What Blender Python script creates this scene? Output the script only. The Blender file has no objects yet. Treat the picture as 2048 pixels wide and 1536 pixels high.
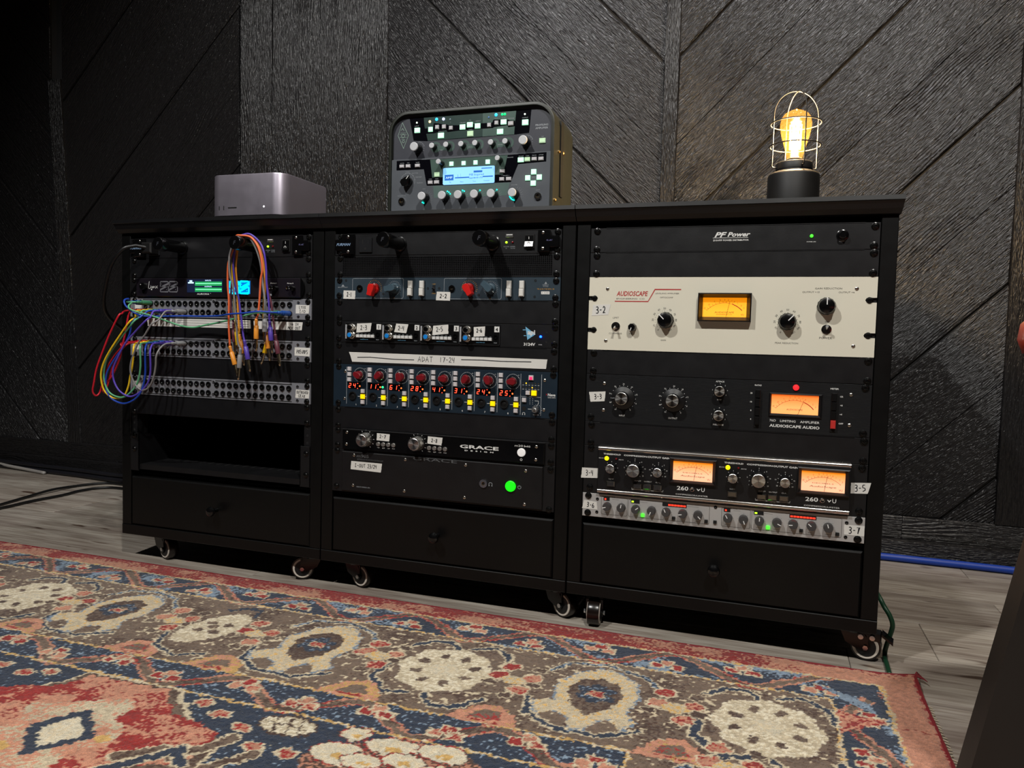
import bpy, math, random
import numpy as np
from mathutils import Matrix, Vector
random.seed(7)
S = bpy.context.scene
C = S.collection
PI = math.pi
# ---------------------------------------------------------------- camera
# all lengths below are millimetres; (0,0,745) is the top left corner of the middle rack opening
cam_d = bpy.data.cameras.new('camera'); cam = bpy.data.objects.new('camera', cam_d); C.objects.link(cam)
def cam_rot(rx, rz, ry):
    cz, sz, cx, sx, cy, sy = math.cos(rz), math.sin(rz), math.cos(rx), math.sin(rx), math.cos(ry), math.sin(ry)
    Rz = Matrix(((cz, -sz, 0), (sz, cz, 0), (0, 0, 1))); Rx = Matrix(((1, 0, 0), (0, cx, -sx), (0, sx, cx))); Ry = Matrix(((cy, 0, sy), (0, 1, 0), (-sy, 0, cy)))
    return Rz @ Rx @ Ry
R = cam_rot(-0.05640282, 0.32473842, -0.0265768)
mw = Matrix.Identity(4)
for i in range(3):
    mw[i][0] = R[i][0]; mw[i][1] = R[i][2]; mw[i][2] = -R[i][1]
mw.translation = Vector((.8556, -1.3770, .5344))
cam.matrix_world = mw
cam_d.sensor_width = 36; cam_d.lens = 1515.55 / 2048 * 36; cam_d.clip_start = .02
S.camera = cam
# ---------------------------------------------------------------- world, exposure, lights
S.view_settings.view_transform = 'Standard'; S.view_settings.look = 'None'; S.view_settings.gamma = 1
S.view_settings.use_curve_mapping = False
S.view_settings.exposure = 0.0
w = bpy.data.worlds.new('world'); S.world = w; w.use_nodes = True
w.node_tree.nodes['Background'].inputs[0].default_value = (.75, .85, 1, 1)
w.node_tree.nodes['Background'].inputs[1].default_value = .012
LIGHTS = [  # x, y, z (m), watts, colour, radius, cone degrees, aim
    (-.35, -1.75, 2.50, 165, (1, .985, .955), .05, 100, (.2, .1, 0.45)),
    (1.30, -1.75, 2.50, 158, (1, .97, .91), .05, 100, (.95, .1, 0.45)),
    (.52, .10, 2.50, 50, (.98, .97, 1), .05, 105, (.45, .55, 0.6)),
    (1.45, .10, 2.50, 40, (1, .82, .64), .05, 100, (1.3, .55, 0.6)),
]
# ---------------------------------------------------------------- materials
_m = {}
def col(c):
    return tuple(((v / 255) / 12.92 if v / 255 <= .04045 else ((v / 255 + .055) / 1.055) ** 2.4) for v in c) + (1,)
def mat(name, rgb, rough=.5, metal=0., emit=None, es=0., bump=0., bscale=400, var=.06, vscale=30, spec=.5, stretch=None, aniso=None, coat=0):
    """every material is a small node network: noise drives colour, roughness and fine relief"""
    if name in _m: return _m[name]
    m = bpy.data.materials.new(name); m.use_nodes = True; nt = m.node_tree; N = nt.nodes; Lk = nt.links
    b = N['Principled BSDF']; c = col(rgb)
    tc = N.new('ShaderNodeTexCoord'); mp = N.new('ShaderNodeMapping'); Lk.new(tc.outputs['Object'], mp.inputs[0])
    if stretch: mp.inputs['Scale'].default_value = stretch
    nz = N.new('ShaderNodeTexNoise'); nz.inputs['Scale'].default_value = vscale; nz.inputs['Detail'].default_value = 3; Lk.new(mp.outputs[0], nz.inputs[0])
    mx = N.new('ShaderNodeMix'); mx.data_type = 'RGBA'; Lk.new(nz.outputs['Fac'], mx.inputs[0])
    mx.inputs[6].default_value = tuple(v * (1 - var * 2) for v in c[:3]) + (1,); mx.inputs[7].default_value = tuple(min(1, v * (1 + var * 2)) for v in c[:3]) + (1,)
    Lk.new(mx.outputs[2], b.inputs['Base Color'])
    mr = N.new('ShaderNodeMapRange'); Lk.new(nz.outputs['Fac'], mr.inputs[0]); mr.inputs[3].default_value = max(.02, rough * .85); mr.inputs[4].default_value = min(1, rough * 1.15)
    Lk.new(mr.outputs[0], b.inputs['Roughness'])
    b.inputs['Metallic'].default_value = metal; b.inputs['Specular IOR Level'].default_value = spec
    if coat: b.inputs['Coat Weight'].default_value = coat; b.inputs['Coat Roughness'].default_value = .1
    if emit: b.inputs['Emission Color'].default_value = col(emit); b.inputs['Emission Strength'].default_value = es
    if aniso:
        b.inputs['Anisotropic'].default_value = aniso; tg = N.new('ShaderNodeTangent'); tg.direction_type = 'RADIAL'; tg.axis = 'Y'; Lk.new(tg.outputs[0], b.inputs['Tangent'])
    if bump:
        n2 = N.new('ShaderNodeTexNoise'); n2.inputs['Scale'].default_value = bscale; n2.inputs['Detail'].default_value = 2; Lk.new(mp.outputs[0], n2.inputs[0])
        bp = N.new('ShaderNodeBump'); bp.inputs['Strength'].default_value = bump; bp.inputs['Distance'].default_value = .0005; Lk.new(n2.outputs['Fac'], bp.inputs['Height']); Lk.new(bp.outputs[0], b.inputs['Normal'])
    _m[name] = m; return m
def glass(name, tint=(255, 255, 255), refl=.5, rough=.03, haze=0.):
    if name in _m: return _m[name]
    m = bpy.data.materials.new(name); m.use_nodes = True; nt = m.node_tree; N = nt.nodes; Lk = nt.links; N.remove(N['Principled BSDF'])
    t = N.new('ShaderNodeBsdfTransparent'); t.inputs[0].default_value = col(tint); g = N.new('ShaderNodeBsdfGlossy'); g.inputs['Roughness'].default_value = rough
    lw = N.new('ShaderNodeLayerWeight'); lw.inputs[0].default_value = .3; pw = N.new('ShaderNodeMath'); pw.operation = 'POWER'; pw.inputs[1].default_value = 3; Lk.new(lw.outputs['Facing'], pw.inputs[0])
    mt = N.new('ShaderNodeMath'); mt.operation = 'MULTIPLY_ADD'; mt.inputs[1].default_value = refl; mt.inputs[2].default_value = .04
    Lk.new(pw.outputs[0], mt.inputs[0]); x = N.new('ShaderNodeMixShader'); Lk.new(mt.outputs[0], x.inputs[0]); Lk.new(t.outputs[0], x.inputs[1]); Lk.new(g.outputs[0], x.inputs[2])
    o = x.outputs[0]
    if haze:
        tl = N.new('ShaderNodeBsdfTranslucent'); tl.inputs[0].default_value = col((255, 190, 90)); h = N.new('ShaderNodeMixShader'); h.inputs[0].default_value = haze; Lk.new(o, h.inputs[1]); Lk.new(tl.outputs[0], h.inputs[2]); o = h.outputs[0]
    Lk.new(o, N['Material Output'].inputs[0]); _m[name] = m; return m
def wood_paint(name, rgb, rough, strength):
    """black painted rough sawn board: grain runs along the local x of every board"""
    if name in _m: return _m[name]
    m = bpy.data.materials.new(name); m.use_nodes = True; nt = m.node_tree; N = nt.nodes; Lk = nt.links; b = N['Principled BSDF']
    tc = N.new('ShaderNodeTexCoord'); oi = N.new('ShaderNodeObjectInfo'); sc = N.new('ShaderNodeVectorMath'); sc.operation = 'MULTIPLY_ADD'
    cb = N.new('ShaderNodeCombineXYZ'); mu = N.new('ShaderNodeMath'); mu.operation = 'MULTIPLY'; mu.inputs[1].default_value = 37.
    Lk.new(oi.outputs['Random'], mu.inputs[0]); Lk.new(mu.outputs[0], cb.inputs[0]); Lk.new(mu.outputs[0], cb.inputs[2])
    sc.inputs[1].default_value = (1, 1, 1); Lk.new(tc.outputs['Object'], sc.inputs[0]); Lk.new(cb.outputs[0], sc.inputs[2])
    def noise(scale, s3, det=3, dist=0.):
        mp = N.new('ShaderNodeMapping'); mp.inputs['Scale'].default_value = s3; Lk.new(sc.outputs[0], mp.inputs[0])
        n = N.new('ShaderNodeTexNoise'); n.inputs['Scale'].default_value = scale; n.inputs['Detail'].default_value = det; n.inputs['Distortion'].default_value = dist; Lk.new(mp.outputs[0], n.inputs[0]); return n
    fine = noise(1, (48, 1, 300), 2, .8)
    mid = noise(1, (14, 1, 150), 2, 1.2)
    big = noise(1, (2.2, 1, 7), 2)
    wv = N.new('ShaderNodeTexWave'); wv.wave_type = 'BANDS'; wv.bands_direction = 'Z'; wv.inputs['Scale'].default_value = 44; wv.inputs['Distortion'].default_value = 4.2; wv.inputs['Detail'].default_value = 2; wv.inputs['Detail Scale'].default_value = 1.2
    mp = N.new('ShaderNodeMapping'); mp.inputs['Scale'].default_value = (.10, 1, 1); Lk.new(sc.outputs[0], mp.inputs[0])
    ad = N.new('ShaderNodeVectorMath'); ad.operation = 'MULTIPLY_ADD'; ad.inputs[1].default_value = (0, 0, .10); Lk.new(big.outputs['Color'], ad.inputs[0]); Lk.new(mp.outputs[0], ad.inputs[2]); Lk.new(ad.outputs[0], wv.inputs[0])
    # where the wavy growth lines show and where the short chatter shows
    rp = N.new('ShaderNodeMapRange'); rp.inputs[1].default_value = .52; rp.inputs[2].default_value = .66; Lk.new(big.outputs['Fac'], rp.inputs[0])
    a = N.new('ShaderNodeMath'); a.operation = 'MULTIPLY'; Lk.new(wv.outputs['Fac'], a.inputs[0]); Lk.new(rp.outputs[0], a.inputs[1])
    def madd(x, k, y):
        q = N.new('ShaderNodeMath'); q.operation = 'MULTIPLY_ADD'; q.inputs[1].default_value = k; Lk.new(x, q.inputs[0]); Lk.new(y, q.inputs[2]); return q.outputs[0]
    ah = N.new('ShaderNodeMath'); ah.operation = 'MULTIPLY'; ah.inputs[1].default_value = .55; Lk.new(a.outputs[0], ah.inputs[0]); h = madd(fine.outputs['Fac'], 1.1, ah.outputs[0]); h = madd(mid.outputs['Fac'], .8, h)
    bp = N.new('ShaderNodeBump'); bp.inputs['Strength'].default_value = strength; bp.inputs['Distance'].default_value = .0032; Lk.new(h, bp.inputs['Height']); Lk.new(bp.outputs[0], b.inputs['Normal'])
    mx = N.new('ShaderNodeMix'); mx.data_type = 'RGBA'; Lk.new(mid.outputs['Fac'], mx.inputs[0]); c = col(rgb)
    mx.inputs[6].default_value = tuple(v * .75 for v in c[:3]) + (1,); mx.inputs[7].default_value = tuple(v * 1.25 for v in c[:3]) + (1,); Lk.new(mx.outputs[2], b.inputs['Base Color'])
    mr = N.new('ShaderNodeMapRange'); Lk.new(mid.outputs['Fac'], mr.inputs[0]); mr.inputs[3].default_value = rough * .8; mr.inputs[4].default_value = rough * 1.25; Lk.new(mr.outputs[0], b.inputs['Roughness'])
    _m[name] = m; return m
def vinyl():
    m = bpy.data.materials.new('grey_vinyl_plank'); m.use_nodes = True; nt = m.node_tree; N = nt.nodes; Lk = nt.links; b = N['Principled BSDF']
    tc = N.new('ShaderNodeTexCoord'); oi = N.new('ShaderNodeObjectInfo'); cb = N.new('ShaderNodeCombineXYZ'); mu = N.new('ShaderNodeMath'); mu.operation = 'MULTIPLY'; mu.inputs[1].default_value = 53.
    Lk.new(oi.outputs['Random'], mu.inputs[0]); Lk.new(mu.outputs[0], cb.inputs[0]); Lk.new(mu.outputs[0], cb.inputs[1])
    ad = N.new('ShaderNodeVectorMath'); ad.operation = 'ADD'; Lk.new(tc.outputs['Object'], ad.inputs[0]); Lk.new(cb.outputs[0], ad.inputs[1])
    def noise(s3, det, dist):
        mp = N.new('ShaderNodeMapping'); mp.inputs['Scale'].default_value = s3; Lk.new(ad.outputs[0], mp.inputs[0])
        n = N.new('ShaderNodeTexNoise'); n.inputs['Scale'].default_value = 1; n.inputs['Detail'].default_value = det; n.inputs['Distortion'].default_value = dist; Lk.new(mp.outputs[0], n.inputs[0]); return n
    n1 = noise((2.2, 16, 1), 4, .8); n2 = noise((9, 130, 1), 4, .5); n3 = noise((7, 30, 1), 2, .3)
    r1 = N.new('ShaderNodeValToRGB'); e = r1.color_ramp.elements; e[0].position = .3; e[0].color = col((142, 131, 121)); e[1].position = .72; e[1].color = col((190, 183, 171)); Lk.new(n1.outputs['Fac'], r1.inputs[0])
    mx = N.new('ShaderNodeMix'); mx.data_type = 'RGBA'; mx.blend_type = 'MULTIPLY'; mx.inputs[0].default_value = .75
    r2 = N.new('ShaderNodeValToRGB'); e = r2.color_ramp.elements; e[0].position = .28; e[0].color = col((175, 160, 150)); e[1].position = .62; e[1].color = (1, 1, 1, 1); Lk.new(n2.outputs['Fac'], r2.inputs[0])
    Lk.new(r1.outputs[0], mx.inputs[6]); Lk.new(r2.outputs[0], mx.inputs[7])
    mk = N.new('ShaderNodeMix'); mk.data_type = 'RGBA'; mk.blend_type = 'MULTIPLY'; rk = N.new('ShaderNodeMapRange'); rk.inputs[1].default_value = .66; rk.inputs[2].default_value = .72; Lk.new(n3.outputs['Fac'], rk.inputs[0]); Lk.new(rk.outputs[0], mk.inputs[0])
    Lk.new(mx.outputs[2], mk.inputs[6]); mk.inputs[7].default_value = col((140, 120, 110))
    mv = N.new('ShaderNodeMapRange'); mv.inputs[3].default_value = .84; mv.inputs[4].default_value = 1.12; Lk.new(oi.outputs['Random'], mv.inputs[0])
    vm = N.new('ShaderNodeVectorMath'); vm.operation = 'SCALE'; Lk.new(mk.outputs[2], vm.inputs[0]); Lk.new(mv.outputs[0], vm.inputs['Scale']); Lk.new(vm.outputs[0], b.inputs['Base Color'])
    b.inputs['Roughness'].default_value = .5
    bp = N.new('ShaderNodeBump'); bp.inputs['Strength'].default_value = .25; bp.inputs['Distance'].default_value = .0006; Lk.new(n2.outputs['Fac'], bp.inputs['Height']); Lk.new(bp.outputs[0], b.inputs['Normal'])
    return m
# ---------------------------------------------------------------- mesh builder (millimetres in, metres out)
class MB:
    def __init__(s): s.v = []; s.f = []; s.m = []; s.mi = 0
    def add(s, vs, fs):
        o = len(s.v); s.v += [tuple(p) for p in vs]; s.f += [tuple(o + i for i in f) for f in fs]; s.m += [s.mi] * len(fs); return s
    def box(s, x0, x1, y0, y1, z0, z1, c=0):
        if x0 > x1: x0, x1 = x1, x0
        if y0 > y1: y0, y1 = y1, y0
        if z0 > z1: z0, z1 = z1, z0
        if not c:
            return s.add([(x0, y0, z0), (x1, y0, z0), (x1, y1, z0), (x0, y1, z0), (x0, y0, z1), (x1, y0, z1), (x1, y1, z1), (x0, y1, z1)],
                         [(0, 3, 2, 1), (4, 5, 6, 7), (0, 1, 5, 4), (1, 2, 6, 5), (2, 3, 7, 6), (3, 0, 4, 7)])
        # front (-y) edges chamfered by c
        a = [(x0, y1, z0), (x1, y1, z0), (x1, y1, z1), (x0, y1, z1)]; b = [(x0, y0 + c, z0), (x1, y0 + c, z0), (x1, y0 + c, z1), (x0, y0 + c, z1)]
        d = [(x0 + c, y0, z0 + c), (x1 - c, y0, z0 + c), (x1 - c, y0, z1 - c), (x0 + c, y0, z1 - c)]
        fs = [(0, 3, 2, 1), (8, 9, 10, 11)]
        for i in range(4):
            j = (i + 1) % 4; fs += [(i, j, 4 + j, 4 + i), (4 + i, 4 + j, 8 + j, 8 + i)]
        return s.add(a + b + d, fs)
    def prism(s, pts, y0, y1, c=0):
        """outline in (x,z) pushed from y0 (front) to y1 (back); c shrinks the front for a chamfer"""
        n = len(pts); cx = sum(p[0] for p in pts) / n; cz = sum(p[1] for p in pts) / n
        def sh(p, k):
            if not k: return p
            d = math.hypot(p[0] - cx, p[1] - cz) or 1; t = 1 - k / d; return (cx + (p[0] - cx) * t, cz + (p[1] - cz) * t)
        A = [(p[0], y1, p[1]) for p in pts]; B = [(p[0], y0 + c, p[1]) for p in pts]; D = [(*[sh(p, c)[0]], y0, sh(p, c)[1]) for p in pts]
        fs = [tuple(range(n))[::-1]]
        for i in range(n): fs.append((i, (i + 1) % n, n + (i + 1) % n, n + i))
        if c:
            for i in range(n): fs.append((n + i, n + (i + 1) % n, 2 * n + (i + 1) % n, 2 * n + i))
            fs.append(tuple(range(2 * n, 3 * n))); return s.add(A + B + D, fs)
        fs.append(tuple(range(n, 2 * n))); return s.add(A + B, fs)
    def flat(s, pts, y): return s.add([(p[0], y, p[1]) for p in pts], [tuple(range(len(pts)))])
    def lathe(s, cx, cz, prof, n=20, y=0., flute=0, fn=0):
        """profile (r, y) turned round the y axis"""
        vs = []; fs = []
        for r, yy in prof:
            for i in range(n):
                a = 2 * PI * i / n; rr = r * (1 - flute * (i % 2)) if (flute and r > fn) else r
                vs.append((cx + rr * math.cos(a), y + yy, cz + rr * math.sin(a)))
        for k in range(len(prof) - 1):
            for i in range(n): fs.append((k * n + i, k * n + (i + 1) % n, (k + 1) * n + (i + 1) % n, (k + 1) * n + i))
        fs.append(tuple(range(n))[::-1]); fs.append(tuple((len(prof) - 1) * n + i for i in range(n))); return s.add(vs, fs)
    def lathez(s, cx, cy, prof, n=32, caps=True):
        vs = []; fs = []
        for r, zz in prof:
            for i in range(n):
                a = 2 * PI * i / n; vs.append((cx + r * math.cos(a), cy + r * math.sin(a), zz))
        for k in range(len(prof) - 1):
            for i in range(n): fs.append((k * n + i, k * n + (i + 1) % n, (k + 1) * n + (i + 1) % n, (k + 1) * n + i))
        if caps: fs.append(tuple(range(n))[::-1]); fs.append(tuple((len(prof) - 1) * n + i for i in range(n)))
        return s.add(vs, fs)
    def disc(s, cx, cz, r, y, n=18): return s.flat([(cx + r * math.cos(2 * PI * i / n), cz + r * math.sin(2 * PI * i / n)) for i in range(n)], y)
    def ring(s, cx, cz, r0, r1, y0, y1, n=20):
        vs = []; fs = []
        for r, yy in ((r1, y1), (r1, y0), (r0, y0), (r0, y1)):
            for i in range(n): a = 2 * PI * i / n; vs.append((cx + r * math.cos(a), yy, cz + r * math.sin(a)))
        for k in range(3):
            for i in range(n): fs.append((k * n + i, k * n + (i + 1) % n, (k + 1) * n + (i + 1) % n, (k + 1) * n + i))
        return s.add(vs, fs)
    def ribbon(s, pts, wd, y, closed=False):
        n = len(pts); vs = []; fs = []
        for i in range(n):
            if closed: p0, p1 = pts[i - 1], pts[(i + 1) % n]
            else: p0, p1 = pts[max(0, i - 1)], pts[min(n - 1, i + 1)]
            dx, dz = p1[0] - p0[0], p1[1] - p0[1]; L = math.hypot(dx, dz) or 1; nx, nz = -dz / L * wd / 2, dx / L * wd / 2
            if 0 < i < n - 1 or closed:
                e0 = (pts[i][0] - pts[i - 1][0], pts[i][1] - pts[i - 1][1]); l0 = math.hypot(*e0) or 1
                ca = abs((e0[0] * dx + e0[1] * dz) / (l0 * L)); k = 1 / max(.5, ca); nx *= k; nz *= k
            vs += [(pts[i][0] + nx, y, pts[i][1] + nz), (pts[i][0] - nx, y, pts[i][1] - nz)]
        for i in range(n if closed else n - 1):
            j = (i + 1) % n; fs.append((2 * i, 2 * i + 1, 2 * j + 1, 2 * j))
        return s.add(vs, fs)
    def tube(s, P, r, n=8, caps=True):
        P = [Vector(p) for p in P]; m = len(P); vs = []; fs = []
        t0 = (P[1] - P[0]).normalized(); u = t0.orthogonal().normalized()
        for i in range(m):
            t = (P[min(m - 1, i + 1)] - P[max(0, i - 1)]).normalized(); u = (u - t * u.dot(t)).normalized(); q = t.cross(u)
            rr = r[i] if isinstance(r, (list, tuple)) else r
            for k in range(n): a = 2 * PI * k / n; vs.append(tuple(P[i] + (u * math.cos(a) + q * math.sin(a)) * rr))
        for i in range(m - 1):
            for k in range(n): fs.append((i * n + k, i * n + (k + 1) % n, (i + 1) * n + (k + 1) % n, (i + 1) * n + k))
        if caps: fs.append(tuple(range(n))[::-1]); fs.append(tuple((m - 1) * n + k for k in range(n)))
        return s.add(vs, fs)
    def text(s, body, xc, zc, h, wd=None, y=-1.65, bold=.0, shear=0., ang=0.):
        """print fitted to cap height h and, if given, width wd, centred on (xc, zc)"""
        vs, fs = glyphs(body, bold, shear)
        xs = [v[0] for v in vs]; zs = [v[1] for v in vs]; x0, x1, z0, z1 = min(xs), max(xs), min(zs), max(zs)
        if body.isupper() or body.isdigit(): k = h / max(1e-6, z1 - z0)
        else: k = h / .7
        kx = wd / (x1 - x0) if wd else k
        ca, sa = math.cos(ang), math.sin(ang); out = []
        for a, b in vs:
            a = (a - (x0 + x1) / 2) * kx; b = (b - (z0 + z1) / 2) * k; out.append((xc + a * ca - b * sa, y, zc + a * sa + b * ca))
        return s.add(out, fs)
    def mesh(s, name, mats, smooth=30):
        me = bpy.data.meshes.new(name); me.from_pydata([(a / 1000, b / 1000, c / 1000) for a, b, c in s.v], [], s.f)
        if not isinstance(mats, (list, tuple)): mats = [mats]
        for m in mats: me.materials.append(m)
        if len(mats) > 1: me.polygons.foreach_set('material_index', s.m)
        me.validate(); me.update()
        if smooth: me.shade_smooth() if smooth >= 180 else me.set_sharp_from_angle(angle=math.radians(smooth)); 
        if smooth and smooth < 180: me.polygons.foreach_set('use_smooth', [True] * len(me.polygons)); me.set_sharp_from_angle(angle=math.radians(smooth))
        return me
    def build(s, name, mats, parent=None, loc=(0, 0, 0), smooth=30, **kw):
        return link(name, s.mesh(name, mats, smooth), parent, loc, **kw)
_g = {}
def glyphs(body, bold, shear):
    k = (body, bold, shear)
    if k not in _g:
        c = bpy.data.curves.new('t', 'FONT'); c.body = body; c.size = 1; c.offset = bold; c.shear = shear; c.resolution_u = 2; c.fill_mode = 'FRONT'
        o = bpy.data.objects.new('t', c); me = bpy.data.meshes.new_from_object(o)
        _g[k] = ([(v.co.x, v.co.y) for v in me.vertices], [tuple(p.vertices) for p in me.polygons])
        bpy.data.objects.remove(o); bpy.data.curves.remove(c); bpy.data.meshes.remove(me)
    return _g[k]
def link(name, me, parent=None, loc=(0, 0, 0), rot=None, label=None, cat=None, group=None, kind=None):
    o = bpy.data.objects.new(name, me); C.objects.link(o); o.parent = parent
    o.location = tuple(v / 1000 for v in loc)
    if rot: o.rotation_euler = rot
    if label: o['label'] = label
    if cat: o['category'] = cat
    if group: o['group'] = group
    if kind: o['kind'] = kind
    return o
def thing(name, label, cat, loc=(0, 0, 0), group=None): return link(name, None, None, loc, label=label, cat=cat, group=group)
def smoothpath(P, n=6):
    P = [Vector(p) for p in P]; out = []
    for i in range(len(P) - 1):
        a, b, c, d = P[max(0, i - 1)], P[i], P[i + 1], P[min(len(P) - 1, i + 2)]
        for k in range(n):
            t = k / n; out.append(.5 * ((2 * b) + (c - a) * t + (2 * a - 5 * b + 4 * c - d) * t * t + (3 * b - a - 3 * c + d) * t ** 3))
    out.append(P[-1]); return out
def rr(x0, x1, z0, z1, r, n=4):
    """rounded rectangle outline"""
    if z0 > z1: z0, z1 = z1, z0
    o = []
    for cx, cz, a in ((x1 - r, z1 - r, 0), (x0 + r, z1 - r, 90), (x0 + r, z0 + r, 180), (x1 - r, z0 + r, 270)):
        for i in range(n + 1): t = math.radians(a + 90 * i / n); o.append((cx + r * math.cos(t), cz + r * math.sin(t)))
    return o
def arc(cx, cz, r, a0, a1, n=16):
    """clock angles: 0 is up, clockwise"""
    return [(cx + r * math.sin(math.radians(a0 + (a1 - a0) * i / n)), cz + r * math.cos(math.radians(a0 + (a1 - a0) * i / n))) for i in range(n + 1)]
def pol(cx, cz, r, a): return (cx + r * math.sin(math.radians(a)), cz + r * math.cos(math.radians(a)))
# handwriting strokes in a 0.6 x 1 box
HW = {'0': [[(.3, 1), (.05, .7), (.05, .3), (.3, 0), (.55, .3), (.55, .7), (.3, 1)]], '1': [[(.3, 1), (.3, 0)]], '2': [[(.08, .78), (.26, 1), (.48, .84), (.4, .5), (.06, .06), (.3, .1), (.58, .02)]],
      '3': [[(.08, .9), (.28, 1), (.48, .86), (.42, .62), (.2, .53), (.44, .44), (.52, .2), (.32, .0), (.04, .06)]], '4': [[(.1, 1), (.05, .5), (.5, .5)], [(.5, 1), (.42, 0)]], '5': [[(.55, 1), (.12, .98), (.1, .6), (.45, .5), (.5, .2), (.05, 0)]],
      '6': [[(.35, 1), (.08, .5), (.1, .1), (.45, .05), (.5, .4), (.12, .4)]], '7': [[(.05, .95), (.55, 1), (.25, 0)]], '8': [[(.5, .85), (.25, 1), (.1, .8), (.5, .3), (.3, 0), (.08, .2), (.45, .7), (.5, .85)]], '9': [[(.5, .85), (.2, .95), (.1, .6), (.5, .6), (.5, .9), (.45, 0)]],
      '-': [[(.1, .5), (.5, .5)]], '/': [[(.5, 1), (.1, 0)]], 'A': [[(0, 0), (.3, 1), (.55, 0)], [(.1, .4), (.48, .4)]], 'D': [[(.08, 0), (.08, 1), (.45, .8), (.55, .4), (.08, 0)]], 'T': [[(0, .97), (.6, 1)], [(.3, 1), (.3, 0)]],
      'O': [[(.3, .95), (.05, .6), (.1, .1), (.45, .05), (.55, .6), (.3, .95)]], 'U': [[(.08, 1), (.08, .2), (.3, 0), (.5, .2), (.52, 1)]], 'I': [[(.1, 1), (.5, 1)], [(.3, 1), (.3, 0)], [(.1, 0), (.5, 0)]], 'E': [[(.5, 1), (.1, 1), (.1, 0), (.5, 0)], [(.1, .5), (.4, .5)]],
      'N': [[(.08, 0), (.08, 1), (.5, 0), (.5, 1)]], 'M': [[(.0, 0), (.1, 1), (.3, .4), (.5, 1), (.6, 0)]], 'P': [[(.1, 0), (.1, 1), (.5, .85), (.45, .5), (.1, .45)]], 'S': [[(.5, .9), (.2, 1), (.1, .7), (.45, .4), (.4, .05), (.05, .05)]], 'L': [[(.1, 1), (.1, 0), (.5, 0)]],
      'Y': [[(.05, 1), (.3, .5), (.55, 1)], [(.3, .5), (.25, 0)]], 'X': [[(.05, 1), (.55, 0)], [(.55, 1), (.05, 0)]], 'G': [[(.5, .85), (.2, .95), (.05, .4), (.25, .02), (.5, .15), (.5, .4), (.3, .4)]], 'R': [[(.1, 0), (.1, 1), (.5, .8), (.1, .5), (.5, 0)]],
      'B': [[(.1, 0), (.1, 1), (.45, .8), (.1, .52), (.5, .3), (.1, 0)]]}
def write(mb, s, xc, zc, h, wd, y, w=.9):
    n = len(s); step = wd / max(1, n)
    for i, ch in enumerate(s):
        for st in HW.get(ch, []):
            P = [(xc - wd / 2 + (i + .08) * step + a / .6 * step * .8 + random.uniform(-.04, .04) * step, zc + (b - .5) * h + random.uniform(-.02, .02) * h) for a, b in st]
            if ch in '0235689SGCOU': P = [(q.x, q.y) for q in smoothpath([(a, b, 0) for a, b in P], 3)]
            mb.ribbon(P, w, y)
# ---------------------------------------------------------------- common materials
BLK = mat('satin_black_paint', (12, 12, 15), .42, bump=.12, bscale=900, spec=.6)
CART = mat('black_cart_laminate', (6, 6, 6), .42, bump=.1, bscale=700, spec=.3)
BLKP = mat('black_powder_coat', (13, 13, 15), .45, bump=.25, bscale=1400)
BLKG = mat('gloss_black', (9, 9, 10), .2)
RUB = mat('black_rubber', (12, 12, 12), .7)
LAM = mat('black_laminate', (10, 10, 12), .4, bump=.1, bscale=600)
CHR = mat('chrome', (205, 205, 205), .16, 1.)
STEEL = mat('dull_steel', (150, 146, 140), .35, 1.)
SPUN = mat('spun_aluminium', (225, 224, 220), .26, 1., aniso=.85)
WHT = mat('white_print', (225, 225, 222), .6)
GRYP = mat('grey_print', (150, 155, 160), .6)
DRKP = mat('dark_print', (40, 38, 36), .6)
VOID = mat('dark_hole', (3, 3, 3), .8)
INK = mat('marker_ink', (22, 22, 28), .6)
TAPE = mat('white_label_tape', (222, 220, 214), .65, bump=.3, bscale=120, var=.03)
SCR = mat('black_oxide_screw', (16, 16, 16), .25, .3)
# ---------------------------------------------------------------- room
PAINT = wood_paint('black_painted_siding', (29, 28, 29), .31, 1.4)
TRIM = wood_paint('black_painted_trim', (27, 26, 27), .34, 1.0)
PLAIN = mat('dark_ceiling_paint', (38, 37, 37), .8)
VIN = vinyl()
Z0 = 0; WY = 775
fl = MB().box(-3000, 2600, -3200, 800, -60, -4).build('floor', mat('dark_underlay', (50, 45, 42), .9)); fl['kind'] = 'structure'
wl = MB().box(-3000, 2600, WY + 10, WY + 60, 0, 2600).build('wall_back', PLAIN); wl['kind'] = 'structure'
for nm, b in (('wall_left', (-3060, -3000, -3200, 835)), ('wall_right', (2600, 2660, -3200, 835)), ('wall_front', (-3060, 2660, -3260, -3200))):
    MB().box(*b, 0, 2600).build(nm, PLAIN)['kind'] = 'structure'
MB().box(-3060, 2660, -3260, 835, 2600, 2660).build('ceiling', PLAIN)['kind'] = 'structure'
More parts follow.
